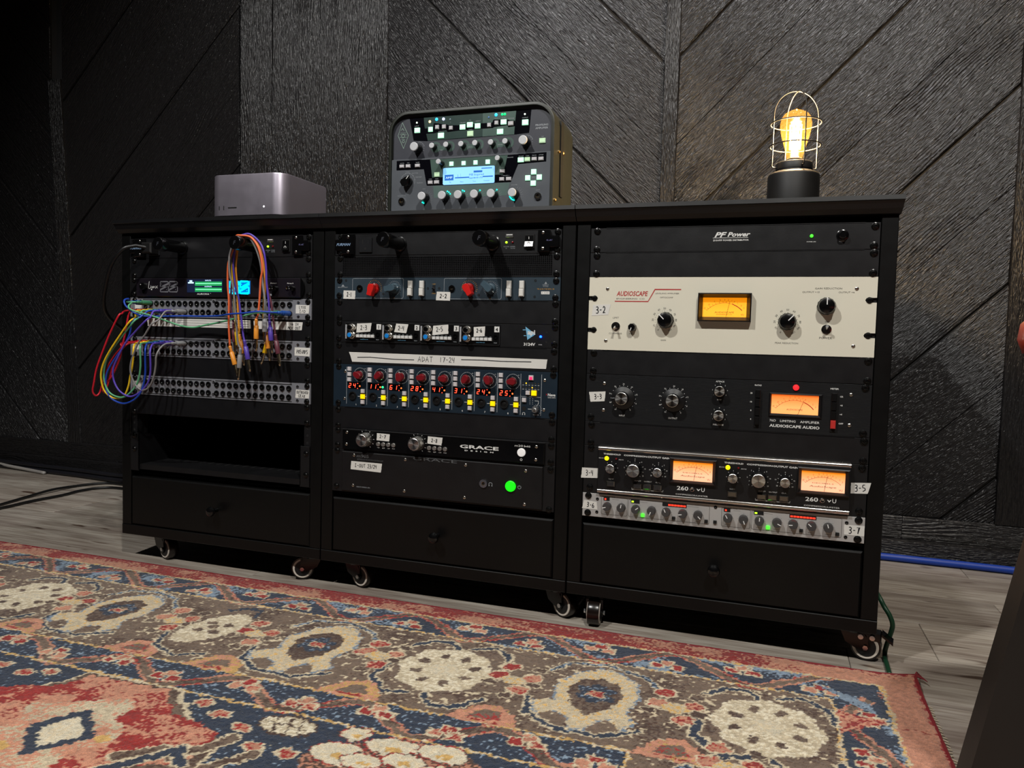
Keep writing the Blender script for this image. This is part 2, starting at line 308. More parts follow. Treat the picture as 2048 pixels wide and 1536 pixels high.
# floor planks: rows along x
PL, PW = 1220, 190
bounds = [85 + PW * k for k in range(-8, 5)]
offs = {0: 1160, -1: 1011}
k = -8
def plank_mesh(L, Wd): return MB().add([(0, 0, 0), (L, 0, 0), (L, Wd, 0), (0, Wd, 0), (.8, .8, 1.2), (L - .8, .8, 1.2), (L - .8, Wd - .8, 1.2), (.8, Wd - .8, 1.2), (0, 0, -5), (L, 0, -5), (L, Wd, -5), (0, Wd, -5)],
        [(4, 5, 6, 7), (0, 1, 5, 4), (1, 2, 6, 5), (2, 3, 7, 6), (3, 0, 4, 7), (0, 8, 9, 1), (1, 9, 10, 2), (2, 10, 11, 3), (3, 11, 8, 0)]).mesh('plank', VIN, 0)
pm = plank_mesh(PL - .8, PW - .8)
random.seed(11)
for k in range(-9, 4):
    y0 = 85 + PW * k; off = offs.get(k, random.uniform(0, PL)) % PL
    x = off - PL * 3
    while x < 2000:
        if x + PL > -2500: link('plank', pm, fl, (x, y0, -1.3))
        x += PL
# wall boards
def clip(P, a, b, c):
    """keep the part of convex polygon P where a*x+b*z <= c"""
    out = []
    for i in range(len(P)):
        p, q = P[i], P[(i + 1) % len(P)]; dp, dq = a * p[0] + b * p[1] - c, a * q[0] + b * q[1] - c
        if dp <= 0: out.append(p)
        if (dp < 0 < dq) or (dq < 0 < dp): t = dp / (dp - dq); out.append((p[0] + (q[0] - p[0]) * t, p[1] + (q[1] - p[1]) * t))
    return out
def board(poly, ang, inset=(2, 2), yf=WY, name='plank', m=None, depth=12):
    """poly in wall (x,z); ang direction of the grain in degrees"""
    if len(poly) < 3: return
    area = abs(sum(poly[i][0] * poly[(i + 1) % len(poly)][1] - poly[(i + 1) % len(poly)][0] * poly[i][1] for i in range(len(poly)))) / 2
    if area < 400: return
    a = math.radians(ang); ca, sa = math.cos(a), math.sin(a); cx = sum(p[0] for p in poly) / len(poly); cz = sum(p[1] for p in poly) / len(poly)
    loc = [((p[0] - cx) * ca + (p[1] - cz) * sa, -(p[0] - cx) * sa + (p[1] - cz) * ca) for p in poly]
    zl, zh = min(p[1] for p in loc), max(p[1] for p in loc); fr = [(p[0], min(max(p[1], zl + inset[0]), zh - inset[1])) for p in loc]
    n = len(loc); mb = MB().add([(p[0], depth, p[1]) for p in loc] + [(p[0], 3, p[1]) for p in loc] + [(p[0], 0, p[1]) for p in fr],
                               [(i, (i + 1) % n, n + (i + 1) % n, n + i) for i in range(n)] + [(n + i, n + (i + 1) % n, 2 * n + (i + 1) % n, 2 * n + i) for i in range(n)] + [tuple(range(2 * n, 3 * n))])
    link(name, mb.mesh(name, m or PAINT, 0), wl, (cx, yf, cz), rot=(0, -a, 0))
ZL, ZH = 745 - 632, 2590
def chevron(x0, x1, sgn, d0, step, ang, lean=(0, 0), tight=(.25, .35)):
    """boards at 45 degrees; every second joint is open and dark, the ones between are tight"""
    rect = [(x0 + lean[0], ZL), (x1 + lean[1], ZL), (x1 - lean[1], 1400), (x1 - lean[1], ZH), (x0 - lean[0], ZH), (x0 - lean[0], 1400)] if any(lean) else [(x0, ZL), (x1, ZL), (x1, ZH), (x0, ZH)]
    for k in range(-14, 15):
        for h in (0, 1):
            lo = d0 + step * k + h * step / 2; hi = lo + step / 2
            g0, g1 = (4.5, tight[0]) if h == 0 else (tight[0], 4.5)
            P = clip(rect, sgn, -1, -(lo + g0)); P = clip(P, -sgn, 1, hi - g1) if P else P
            if P: board(P, ang, inset=((3.5, tight[1]) if h == 0 else (tight[1], 3.5)))
chevron(591, 1405, 1, 735, 478, 45, tight=(.6, .6))
chevron(-303, 551, -1, 745 + 645, 473, -45)
chevron(-1600, -850, 1, 745 + 1215, 525, 47, (42, 12))
chevron(-2600, -1660, -1, 745 - 1597, 400, -45, (0, 42), (1.5, 2))
chevron(1500, 2590, -1, 745 + 2300, 476, -45)
def strip(x0, x1, z0, z1, yf, lean=0, ang=90, m=None): board([(x0 + lean, z0), (x1 + lean, z0), (x1 - lean, z1), (x0 - lean, z1)], ang, (1.2, 1.2), yf, 'board', m or TRIM, 20)
zt = 1450
strip(551, 591, ZL, ZH, WY - 9); strip(1405, 1500, ZL, ZH, WY - 9); strip(-725, -303, ZL, ZH, WY - 5, m=PAINT); strip(-850, -727, ZL, ZH, WY - 5, 10, m=PAINT)
strip(-1660, -1600, ZL, zt, WY - 6, 45); strip(1500, 1501, ZL, ZH, WY)
for x in range(-3000, 2600, 1400): board([(x, 54), (x + 1399, 54), (x + 1399, 113), (x, 113)], 0, (2, 3), WY - 8, 'board', TRIM, 20)
bb = MB(); bb.add([(-3000, WY - 20, 0), (2600, WY - 20, 0), (2600, WY - 20, 50), (-3000, WY - 20, 50), (-3000, WY - 8, 55), (2600, WY - 8, 55), (-3000, WY + 5, 55), (2600, WY + 5, 55)], [(0, 1, 2, 3), (3, 2, 5, 4), (4, 5, 7, 6)])
bb.build('baseboard_back', TRIM)['kind'] = 'structure'
# ceiling downlights that light the room
for i, (x, y, z, W_, c, r, cone, aim) in enumerate(LIGHTS):
    t = thing('ceiling_light', ('recessed ceiling light over the left part of the rug', 'recessed ceiling light over the right part of the rug', 'recessed ceiling light behind the amplifier, near the back wall', 'recessed ceiling light behind the lamp, near the back wall')[i], 'light', (x * 1000, y * 1000, 2600))
    mb = MB().lathez(0, 0, [(70, 0), (75, -4), (60, -6), (52, 0)], 24, False); mb.build('trim_ring', mat('white_enamel', (230, 230, 228), .4), t)
    MB().lathez(0, 0, [(52, -1), (52, -2)], 24).build('lens', mat('lit_lens', (255, 250, 240), .5, emit=(255, 244, 225), es=4), t)
    ld = bpy.data.lights.new('downlight', 'SPOT'); ld.energy = W_; ld.color = c; ld.shadow_soft_size = r; ld.spot_size = math.radians(cone); ld.spot_blend = .6
    lo = link('downlight', ld, None, (x * 1000, y * 1000, 2560)); d = Vector(aim) - Vector((x, y, z)); lo.rotation_euler = d.to_track_quat('-Z', 'Y').to_euler()
# ---------------------------------------------------------------- carts
RT = 745                      # top of the rack opening
OX = {'L': -538.2, 'M': 0., 'R': 538.2}
def screw_mesh():
    return MB().lathe(0, 0, [(6.3, 0), (6.3, -1), (5.2, -1.4), (5.0, -2.4), (3.8, -3.7), (2.2, -4.1), (2.1, -3.2), (.4, -3.1)], 14).mesh('screw', SCR)
SCREW = screw_mesh()
sm_ = MB().lathe(0, 0, [(3.2, 0), (3.0, -1), (2.0, -1.7), (.3, -1.9)], 10).mesh('small_screw', mat('nickel_screw', (190, 186, 178), .25, 1.))
wheel_me = MB().add([], []); wheel_me = MB()
def turned_x(prof, n=26):
    mb = MB(); vs = []; fs = []
    for r, xx in prof:
        for i in range(n): a = 2 * PI * i / n; vs.append((xx, r * math.cos(a), r * math.sin(a)))
    for k in range(len(prof) - 1):
        for i in range(n): fs.append((k * n + i, k * n + (i + 1) % n, (k + 1) * n + (i + 1) % n, (k + 1) * n + i))
    fs.append(tuple(range(n))[::-1]); fs.append(tuple((len(prof) - 1) * n + i for i in range(n))); mb.add(vs, fs); return mb
TYRE = turned_x([(19, -11), (24, -11), (25, -8), (25, 8), (24, 11), (19, 11)]).mesh('tyre', mat('dark_polyurethane', (22, 15, 12), .25))
RIM = turned_x([(9, -10.5), (17.5, -12), (20.5, -12.4), (21.2, -11.4), (21.2, 11.4), (20.5, 12.4), (17.5, 12), (9, 10.5)]).mesh('rim', mat('pale_wheel_ring', (205, 196, 184), .45))
HUB = turned_x([(16.8, -12.5), (16.8, -12.9), (5, -13), (5, 13), (16.8, 12.9), (16.8, 12.5)]).mesh('hub', BLKP)
AXLE = turned_x([(4.5, -20), (4.5, -17), (2.5, -16.8), (2.5, 16.8), (4.5, 17), (4.5, 20)], 6).mesh('axle', CHR)
def fork_mesh():
    mb = MB(); mb.lathez(0, 0, [(27, 0), (27, -3)], 4); mb.lathez(0, 0, [(19, -3), (22, -8), (19, -12)], 20)
    for s in (-1, 1):
        q = [(-14, -6), (-20, -12), (-12, -30), (8, -40), (14, -46), (22, -42), (26, -34), (22, -18), (12, -6)]
        mb.add([(s * 14.2, y * -1, z) for y, z in q] + [(s * 16.4, y * -1, z) for y, z in q], [tuple(range(9)), tuple(range(17, 8, -1))] + [(i, (i + 1) % 9, 9 + (i + 1) % 9, 9 + i) for i in range(9)])
    mb.box(-16, 16, -20, 18, -12, -8); mb.box(-16, 16, -24, -21, -30, -10); return mb.mesh('caster', BLKG)
FORK = fork_mesh()
def pedal_mesh():
    mb = MB(); mb.box(-13, 13, -44, -18, -22, -9, 2); mb.add([(-14, -44, -8), (14, -44, -8), (12, -62, -20), (-12, -62, -20), (-14, -44, -12), (14, -44, -12), (12, -62, -25), (-12, -62, -25)], [(0, 1, 2, 3), (4, 7, 6, 5), (0, 3, 7, 4), (1, 5, 6, 2), (2, 6, 7, 3)])
    return mb.mesh('brake_pedal', BLKG)
PEDAL = pedal_mesh(); BOLT = turned_x([(4.5, -18.5), (4.5, 18.5)], 8).mesh('bolt', CHR)
def caster(parent, x, y, deg, brake=False):
    a = math.radians(deg); c = link('caster', FORK, parent, (x, y, 0), (0, 0, a)); 
    for nm, me in (('tyre', TYRE), ('rim', RIM), ('hub', HUB), ('axle', AXLE)): link(nm, me, c, (0, -20, -34.5))
    if brake:
        link('brake_pedal', PEDAL, c)
        for yy, zz in ((-12, -17), (-30, -16)): link('bolt', BOLT, c, (0, yy, zz))
    return c
def cart(k, label, casters):
    t = thing('rack_cart', label, 'cart', (OX[k], 0, 60)); H = RT - 60        # local z: 0 is the underside of the base
    W0, W1, D = -26.3, 509.3, 450; tp = H + 11
    for n_, (a, b) in (('side_panel', (W0, -1)), ('side_panel', (483.6, W1))): MB().box(a, b, 0, D, 23, tp, 1).build(n_, CART, t)
    MB().box(W0, W1, -1, D, 0, 22.6, 1).build('base_panel', CART, t)
    x0, x1 = (W0 - 5, W1 + 1.2) if k == 'L' else (W0, W1 + 5) if k == 'R' else (W0, W1 + 1.2)
    if k == 'M': x0 -= .8
    mb = MB(); pr = [(-21, 40), (-22, 32.5), (-19.5, 31.5), (-13, 20), (-6, 12.5), (1, 11)]   # (y, z) edge moulding
    vs = []
    for y, z in pr: i = (y + 22) / 23 * 4; vs += [(x0 + (i if k == 'L' else 0), y, H + z), (x1 - (i if k == 'R' else 0), y, H + z)]
    n = len(pr); vs += [(x0, D + 5, H + 11), (x1, D + 5, H + 11), (x0, D + 5, H + 40), (x1, D + 5, H + 40)]
    fs = [(2 * i, 2 * i + 1, 2 * i + 3, 2 * i + 2) for i in range(n - 1)] + [(2 * n - 2, 2 * n - 1, 2 * n + 1, 2 * n), (2 * n, 2 * n + 1, 2 * n + 3, 2 * n + 2), (2 * n + 2, 2 * n + 3, 1, 0), tuple([2 * i for i in range(n)] + [2 * n, 2 * n + 2]), tuple([2 * i + 1 for i in range(n)] + [2 * n + 1, 2 * n + 3])[::-1]]
    mb.add(vs, fs).build('top_board', LAM, t, smooth=0)
    MB().box(-1, 483.6, D - 8, D, 23, tp).build('back_panel', CART, t)
    MB().box(-1, 483.6, 24, D - 8, H - 549, H - 541).build('shelf_board', CART, t)
    dr = MB().box(.8, 481.9, 0, 380, 24, H - 547.5, 3).build('drawer', CART, t)
    MB().lathe(0, 0, [(5, 0), (4.5, -9), (5, -12), (9.5, -16), (11, -20), (9.5, -24.5), (5, -27), (.5, -27.6)], 20).build('knob', BLKG, dr, (243, 0, H - 604))
    for x in (0, 466):                     # punched steel rack rails
        mb = MB(); mb.box(x, x + 16.5, 2.2, 4.4, H - 533.4, H); xx = x if x else x + 14.3; mb.box(xx, xx + 2.2, 4.4, 34, H - 533.4, H); r = mb.build('rack_rail', BLKP, t)
        h = MB()
        for u in range(12):
            for dz in (6.35, 22.2, 38.1): h.disc(x + 8.2, H - u * 44.45 - dz, 3, 2.1, 10)
        h.build('rail_hole', VOID, r, kind='stuff')
    for x, y, a, b in casters: caster(t, x, y, a, b)
    return t
cart('L', 'black equipment cart at the left end with an open bay and hanging patch cables', [(54, 48, 70, 0), (461, 48, -65, 0), (40, 400, 20, 0), (470, 400, -30, 0)])
cart('M', 'black equipment cart in the middle under the guitar amplifier', [(34, 48, 75, 0), (484, 48, 62, 0), (40, 400, 200, 0), (470, 400, 30, 0)])
cart('R', 'black equipment cart at the right end with the cream coloured unit', [(24, 38, 4, 0), (480, 48, 80, 1), (40, 400, 15, 0), (470, 400, 50, 0)])
# ---------------------------------------------------------------- rack units
U = 44.45
FP = -1.5                      # front of a faceplate
def unit(k, u, name, label, cat, group=None): return thing(name, label, cat, (OX[k], 0, RT - u * U), group)
def plate(t, n, m, slots=False, c=.5, y0=FP, lip=0, x0=0, x1=482.6, name='faceplate'):
    mb = MB(); H = n * U
    if slots:
        pts = []; zs = [-38.7, -97]
        # open slots at both ends
        R_ = [(x1, -.4)]; 
        for z in zs: R_ += [(x1, z + 4), (475, z + 4), (471, z + 5.5), (466.5, z + 3), (465, z), (466.5, z - 3), (471, z - 5.5), (475, z - 4), (x1, z - 4)]
        R_ += [(x1, -H + .4)]; L_ = [(x0, -H + .4)]
        for z in zs[::-1]: L_ += [(x0, z - 4), (7, z - 4), (10.5, z - 5.5), (15, z - 3), (16.5, z), (15, z + 3), (10.5, z + 5.5), (7, z + 4), (x0, z + 4)]
        L_ += [(x0, -.4)]; mb.prism((R_ + L_)[::-1], y0, 1.6)
    else: mb.box(x0, x1, y0, 1.6, -H + .35, -.35, c)
    if lip: mb.box(28, 460, y0, 14, -1.6, .2)
    return mb.build(name, m, t, smooth=0)
def chassis(t, n, d=230, m=None): MB().box(20, 462, 1.7, d, -n * U + 1.5, -1.5).build('chassis', m or BLKP, t)
def screws(t, pts, me=None, y=FP, nm='screw'):
    for p in pts: link(nm, me or SCREW, t, (p[0], y, p[1]), rot=(0, random.uniform(0, 6), 0))
def std(n=1, L=12.3, Rr=474.4):
    H = n * U; return [(L, -5.8), (L, -H + 5.8), (Rr, -5.8), (Rr, -H + 5.8)]
def blank(k, u, label, m=None, lip=1):
    t = unit(k, u, 'blank_panel', label, 'rack panel', 'blank rack panels'); plate(t, 1, m or BLK, lip=lip); screws(t, std()); return t
def led(t, x, z, r, m, y=FP, h=2.5): return MB().lathe(0, 0, [(r, 0), (r, -h * .5), (r * .8, -h * .85), (r * .35, -h)], 12).build('indicator_light', m, t, (x, y, z))
def lit(name, c, es): return mat(name, c, .4, emit=c, es=es)
GRN = lit('green_led', (60, 255, 40), 2.2); YG = lit('yellow_green_led', (170, 255, 40), 2); YEL = lit('yellow_led', (255, 235, 10), 1.8); RED = lit('red_led', (255, 30, 35), 1.8)
BLU = lit('blue_led', (10, 60, 255), 14); ORG = lit('orange_digits', (255, 70, 45), 2.6); TEAL = lit('teal_led', (30, 240, 215), 1.6); AMB = lit('amber_led', (255, 190, 40), 1.6)
DRED = mat('unlit_red_led', (120, 20, 25), .25); DAMB = mat('unlit_amber_led', (110, 80, 25), .3)
POINT = mat('white_pointer', (240, 240, 238), .4)
# ---- knobs, each around its own axis so that copies share one mesh
def KN(prof, mats, n=24, ptr=None, capr=None, flute=0, fn=0):
    mb = MB(); mb.lathe(0, 0, prof, n, flute=flute, fn=fn)
    h = min(p[1] for p in prof)
    if capr: mb.mi = 1; mb.lathe(0, 0, [(capr, h), (capr, h - .5), (capr - .5, h - .8), (.2, h - .8)], 32)
    if ptr: mb.mi = len(mats) - 1; r0, r1, wd, y = ptr; mb.box(-wd / 2, wd / 2, y - .35, y + .3, r0, r1)
    return mb.mesh('knob', mats)
K_DAVIES = KN([(15, 0), (15, -3), (13.6, -5), (13.4, -14), (12, -16.5), (8, -18), (.3, -18.4)], [BLKG, POINT], 28, ptr=(2, 14.2, 1.5, -18.2), flute=.05, fn=12)
K_SMALLB = KN([(7.8, 0), (7.4, -9), (6.2, -12), (.3, -12.2)], [BLKG, POINT], 16, ptr=(1, 6.6, 1.2, -12), flute=.08, fn=6)
K_SKIRT = KN([(21, 0), (20.6, -2.5), (14, -6), (12.2, -7), (12, -20), (11.8, -20.4), (.3, -20.4)], [BLKP, SPUN, GRYP], 36, capr=11.2, ptr=(13, 20, .9, -5.5))
K_MID = KN([(9.8, 0), (9.6, -13.5), (9, -14), (.3, -14)], [BLKG, SPUN], 24, capr=8.9)
K_S8 = KN([(9.6, 0), (9, -4), (8.6, -15.5), (8.2, -16), (.3, -16)], [BLKG, SPUN], 24, capr=8)
K_S12 = KN([(14, 0), (13.5, -4), (12.2, -19), (11.8, -19.6), (.3, -19.6)], [BLKG, SPUN], 30, capr=11.4)
K_DBX = KN([(8, 0), (7.6, -9), (6.8, -11.5), (.3, -11.8)], [mat('dark_grey_knob', (62, 60, 60), .5), POINT], 20, ptr=(1, 7.2, 1.3, -11.7))
def marconi(m, tip):
    """round skirt with a long wing grip"""
    mb = MB(); mb.lathe(0, 0, [(10.5, 0), (10.5, -4), (9.5, -6.5), (7.5, -7), (7.5, -13), (.3, -13)], 24)
    mb.prism([(-6.6, 4), (-5, 7), (0, 8.4), (5, 7), (6.6, 4), (7, -2), (5.6, -8), (5.6, -14.5), (4.4, -16), (-4.4, -16), (-5.6, -14.5), (-5.6, -8), (-7, -2)][::-1], -20, -7, 1)
    mb.mi = 1; mb.prism([(-1.6, 7.5), (0, 11.5), (1.6, 7.5)], -7.6, -4); return mb.mesh('knob', [m, tip])
K_RED = marconi(mat('red_plastic', (205, 30, 26), .35), POINT); K_SLATE = marconi(mat('slate_plastic', (62, 82, 94), .4), mat('pale_tip', (190, 200, 205), .4)); K_MAROON = None
def neve_knob():
    mb = MB(); mb.mi = 1; mb.lathe(0, 0, [(9.2, 0), (9.2, -4), (8.6, -5), (.3, -5)], 24); mb.mi = 0; mb.lathe(0, 0, [(7.8, -5), (7.6, -9), (.3, -9)], 24)
    mb.prism([(-4.6, 6), (0, 8.6), (4.6, 6), (6, 0), (6.2, -6), (3.6, -9.6), (-3.6, -9.6), (-6.2, -6), (-6, 0)][::-1], -18, -9, 1.2); mb.mi = 2; mb.prism([(-.7, 7.6), (0, 10.4), (.7, 7.6)], -10, -6)
    return mb.mesh('knob', [mat('maroon_plastic', (120, 16, 26), .38), CHR, POINT])
K_MAROON = neve_knob()
K_GRACE = KN([(15, 0), (14.8, -4), (14.4, -5), (14.2, -16), (13, -18), (.3, -18.3)], [mat('turned_aluminium_knob', (205, 203, 198), .3, 1.), SPUN, VOID], 40, capr=11.5, ptr=(9, 13.2, 1, -18.3), flute=.035, fn=14)
def amp_knob(r, h, nm):
    mb = MB(); mb.mi = 0; mb.lathe(0, 0, [(r * 1.12, 0), (r * 1.08, -h * .3), (r * .96, -h * .45), (r * .95, -h * .8)], 24); mb.mi = 1; mb.lathe(0, 0, [(r * .95, -h * .8), (r, -h * .85), (r, -h * .97), (r * .9, -h), (.3, -h)], 24)
    return mb.mesh(nm, [BLKG, mat('pale_grey_cap', (196, 198, 202), .4)])
KA = {r: amp_knob(r, h, 'knob') for r, h in ((5.2, 15), (7.2, 18), (8.4, 22), (8, 20), (4.8, 20))}
def knob(t, me, x, z, ang=0, y=FP, name='knob', label=None): return link(name, me, t, (x, y, z), rot=(0, math.radians(ang), 0), label=label)
def dots(mb, cx, cz, r, a0, a1, n, rd=.6, y=FP - .15):
    for i in range(n): mb.disc(*pol(cx, cz, r, a0 + (a1 - a0) * i / (n - 1)), rd, y, 8)
def ticks(mb, cx, cz, r0, r1, a0, a1, n, wd=.5, y=FP - .15):
    for i in range(n): a = a0 + (a1 - a0) * i / (n - 1); mb.ribbon([pol(cx, cz, r0, a), pol(cx, cz, r1, a)], wd, y)
BTN = {}
def button(t, x, z, w_, h_, m, d=4, name='button', c=.6, y=FP):
    k = (w_, h_, m.name, d)
    if k not in BTN: BTN[k] = MB().box(-w_ / 2, w_ / 2, -d, 0, -h_ / 2, h_ / 2, c).mesh(name, m, 0)
    return link(name, BTN[k], t, (x, y, z))
def amber_face(nm, top, bot, h, es):
    if nm in _m: return _m[nm]
    m = bpy.data.materials.new(nm); m.use_nodes = True; nt = m.node_tree; N = nt.nodes; b = N['Principled BSDF']
    tc = N.new('ShaderNodeTexCoord'); sp = N.new('ShaderNodeSeparateXYZ'); nt.links.new(tc.outputs['Generated'], sp.inputs[0]); rp = N.new('ShaderNodeValToRGB'); e = rp.color_ramp.elements
    e[0].position = .35; e[0].color = col(bot); e[1].position = .95; e[1].color = col(top); nt.links.new(sp.outputs[2], rp.inputs[0]); nt.links.new(rp.outputs[0], b.inputs['Emission Color']); nt.links.new(rp.outputs[0], b.inputs['Base Color'])
    b.inputs['Emission Strength'].default_value = es; b.inputs['Roughness'].default_value = .6; _m[nm] = m; return m
def meter(t, x0, z0, x1, z1, lx0, lz0, lx1, lz1, face, proud, name_, needle, red_from, txt2=None, w_txt=46, scale=True):
    """bezel with a sloping frame round a lit card: scale, print and needle on the card, glass in front"""
    y0 = FP - proud; o = [(x0, z0), (x1, z0), (x1, z1), (x0, z1)]; q = [(x0 + 2, z0 - 2), (x1 - 2, z0 - 2), (x1 - 2, z1 + 2), (x0 + 2, z1 + 2)]; i_ = [(lx0, lz0), (lx1, lz0), (lx1, lz1), (lx0, lz1)]
    vs = [(a, FP, b) for a, b in o] + [(a, y0 + 1.5, b) for a, b in o] + [(a, y0, b) for a, b in q] + [(a, FP - 1, b) for a, b in i_]
    fs = []
    for l in range(3):
        for i in range(4): j = (i + 1) % 4; fs.append((l * 4 + i, l * 4 + j, l * 4 + 4 + j, l * 4 + 4 + i))
    mt = MB().add(vs, fs).build('meter', mat('black_meter_bezel', (20, 20, 22), .3), t, smooth=0)
    W_, H_ = lx1 - lx0, lz0 - lz1; yc = FP - .6
    MB().flat([(lx0, lz1), (lx1, lz1), (lx1, lz0), (lx0, lz0)][::-1], yc).build('meter_face', face, mt, smooth=0)
    pr = MB(); cx = (lx0 + lx1) / 2; cz = lz1 - H_ * .45; r = H_ * 1.18
    a_max = math.degrees(math.asin(min(.95, W_ * .40 / r)))
    A = lambda f: -a_max + 2 * a_max * f
    pr.ribbon(arc(cx, cz, r, A(0), A(red_from), 14), .45, yc - .1)
    for f in (0, .05, .12, .2, .28, .37, .46, .54, .62, .7): pr.ribbon([pol(cx, cz, r, A(f)), pol(cx, cz, r + H_ * .09, A(f))], .45, yc - .1)
    for f, s in ((0, '20'), (.13, '10'), (.27, '7'), (.4, '5'), (.5, '3'), (.58, '2'), (.66, '1'), (.72, '0')): p = pol(cx, cz, r + H_ * .16, A(f)); pr.text(s, p[0], p[1], H_ * .075, y=yc - .1, ang=-math.radians(A(f)))
    pr.text(name_, cx, lz1 + H_ * .24, H_ * .085, w_txt, yc - .1, shear=.15)
    if txt2: pr.text(txt2, cx, lz1 + H_ * (.13 if txt2 != 'DECIBELS' else .42), H_ * .05, w_txt * .8, yc - .1)
    if proud > 5: pr.text('VU', lx1 - W_ * .09, lz1 + H_ * .13, H_ * .09, y=yc - .1)
    pr.build('meter_scale', mat('brown_scale_print', (90, 42, 20), .6), mt, smooth=0)
    rd = MB(); rd.ribbon(arc(cx, cz, r, A(red_from), A(1), 8), 1.3, yc - .12)
    for f, s in ((.8, '1'), (.9, '2'), (.98, '3')): p = pol(cx, cz, r + H_ * .16, A(f)); rd.text(s, p[0], p[1], H_ * .075, y=yc - .12)
    rd.build('red_zone', mat('red_scale_print', (190, 35, 20), .6), mt, smooth=0)
    nd = MB(); nd.ribbon([pol(cx, cz, H_ * .48, A(needle)), pol(cx, cz, r + H_ * .1, A(needle))], .5, yc - .5); nd.build('needle', mat('needle_black', (35, 15, 8), .5), mt, smooth=0)
    MB().flat([(lx0, lz1), (lx1, lz1), (lx1, lz0), (lx0, lz0)][::-1], FP - 1.4).build('meter_glass', glass('meter_glass', refl=.25), mt, smooth=0)
    return mt
# ======================== right cart
t = unit('R', 0, 'power_distributor', 'black power distributor panel with a green light, top of the right cart', 'power unit'); plate(t, 1, BLK, lip=1); chassis(t, 1); screws(t, [(11.8, -5.8), (11.8, -39), (474.4, -6.8), (473.6, -38.4)])
mb = MB(); mb.text('PF', 230, -16.2, 9, 21, shear=.35, bold=.03); mb.text('Power', 260.5, -16, 7.4, 38, shear=.3, bold=.03); mb.ribbon([(217, -21.6), (276, -21.6)], .7, -1.65); mb.text('D10-PFP POWER DISTRIBUTOR', 247.5, -25.8, 3, 59, bold=.02); mb.text('POWER ON', 377.5, -30.6, 1.7, 14); mb.text('15 AMP', 425, -30.8, 1.7, 8); mb.build('lettering', WHT, t, smooth=0)
led(t, 377.7, -21, 2.7, GRN); MB().lathe(0, 0, [(9.5, 0), (9.5, -1.5), (8, -2.2), (6.8, -2.4), (6.5, -9), (5, -10), (.3, -10)], 24).build('breaker_button', BLKG, t, (425.5, FP, -20.7))
blank('R', 1, 'blank black panel between the power distributor and the cream leveling amplifier')
# leveling amplifier
CREAM = mat('cream_enamel', (226, 221, 203), .42, bump=.08, bscale=500, var=.015, vscale=12)
t = unit('R', 2, 'leveling_amplifier', 'cream coloured leveling amplifier with an orange lit meter in the right cart', 'compressor'); plate(t, 3, CREAM, slots=True); chassis(t, 3, 300)
screws(t, [(10.4, -39), (10.4, -96.8), (471.4, -39), (472, -97)], y=-.2); screws(t, [(34, -21.4), (33.7, -115.9), (451.3, -19.6), (450.4, -114.8)], sm_, nm='small_screw')
mb = MB(); mb.text('AUDIOSCAPE', 79.3, -30, 9, 57, shear=.2, bold=.025); mb.ribbon([(47.9, -44), (108.4, -44), (120.1, -22.4), (166.2, -22.4)], 1.9, -1.65); mb.build('logo', mat('red_print', (178, 52, 52), .6), t, smooth=0)
mb = MB(); D = [('ENGINEERING  CO.', 77, -39.2, 2.4, 52), ('LEVELING AMPLIFIER', 142, -29.4, 2.3, 42), ('OPTOCOMP', 141, -36.6, 2.5, 23), ('LIMIT', 51, -74, 3, 11), ('COMPRESS', 51, -102.6, 2.8, 24), ('HF', 79.5, -102.2, 2.6, 6), ('GAIN', 138, -112.7, 2.8, 9), ('PEAK REDUCTION', 346, -112.6, 2.8, 37), ('GAIN REDUCTION', 408, -19.7, 2.8, 42), ('OUTPUT +10', 381, -25.9, 2.6, 27), ('OUTPUT +4', 436, -26.1, 2.6, 24), ('ON', 408, -75, 2.3, 5), ('POWER', 407.4, -102.5, 3.6, 20)]
for a in D: mb.text(*a)
for cx in (138.6, 345.6):
    for i in range(11): a = -150 + 30 * i; p = pol(cx, -76.6, 20.6, a); mb.text(str(i * 10), p[0], p[1], 3.3, y=-1.65, ang=-math.radians(a)); 
    ticks(mb, cx, -76.6, 15.5, 17, -150, 150, 21, .35)
mb.build('lettering', DRKP, t, smooth=0)
knob(t, K_DAVIES, 140.9, -77.1, -45); knob(t, K_DAVIES, 345.6, -76.2, 42); knob(t, K_DAVIES, 406, -49.4, 0); knob(t, K_SMALLB, 82.1, -90.7, 200)
def toggle(t, x, z, up=1):
    b = MB().lathe(0, 0, [(8, 0), (8, -.8), (6.3, -1), (6.3, -3.4), (4, -3.6), (4, -6), (.3, -6)], 18).build('toggle_switch', CHR, t, (x, FP, z))
    MB().tube([(0, -5, 0), (0, -10, up * 2), (0, -15, up * 5)], [1.3, 1.7, 2.4], 10).build('lever', CHR, b)
toggle(t, 51.3, -89.5, -1); toggle(t, 407.9, -88, 1)
meter(t, 197, -28.6, 286.4, -77.8, 204.6, -36.2, 278.4, -69.8, amber_face('orange_meter_card', (255, 150, 10), (255, 172, 40), 1, .85), 13, 'AUDIOSCAPE', .62, .7, 'ENGINEERING CO', 33)
blank('R', 5, 'blank black panel directly below the cream leveling amplifier')
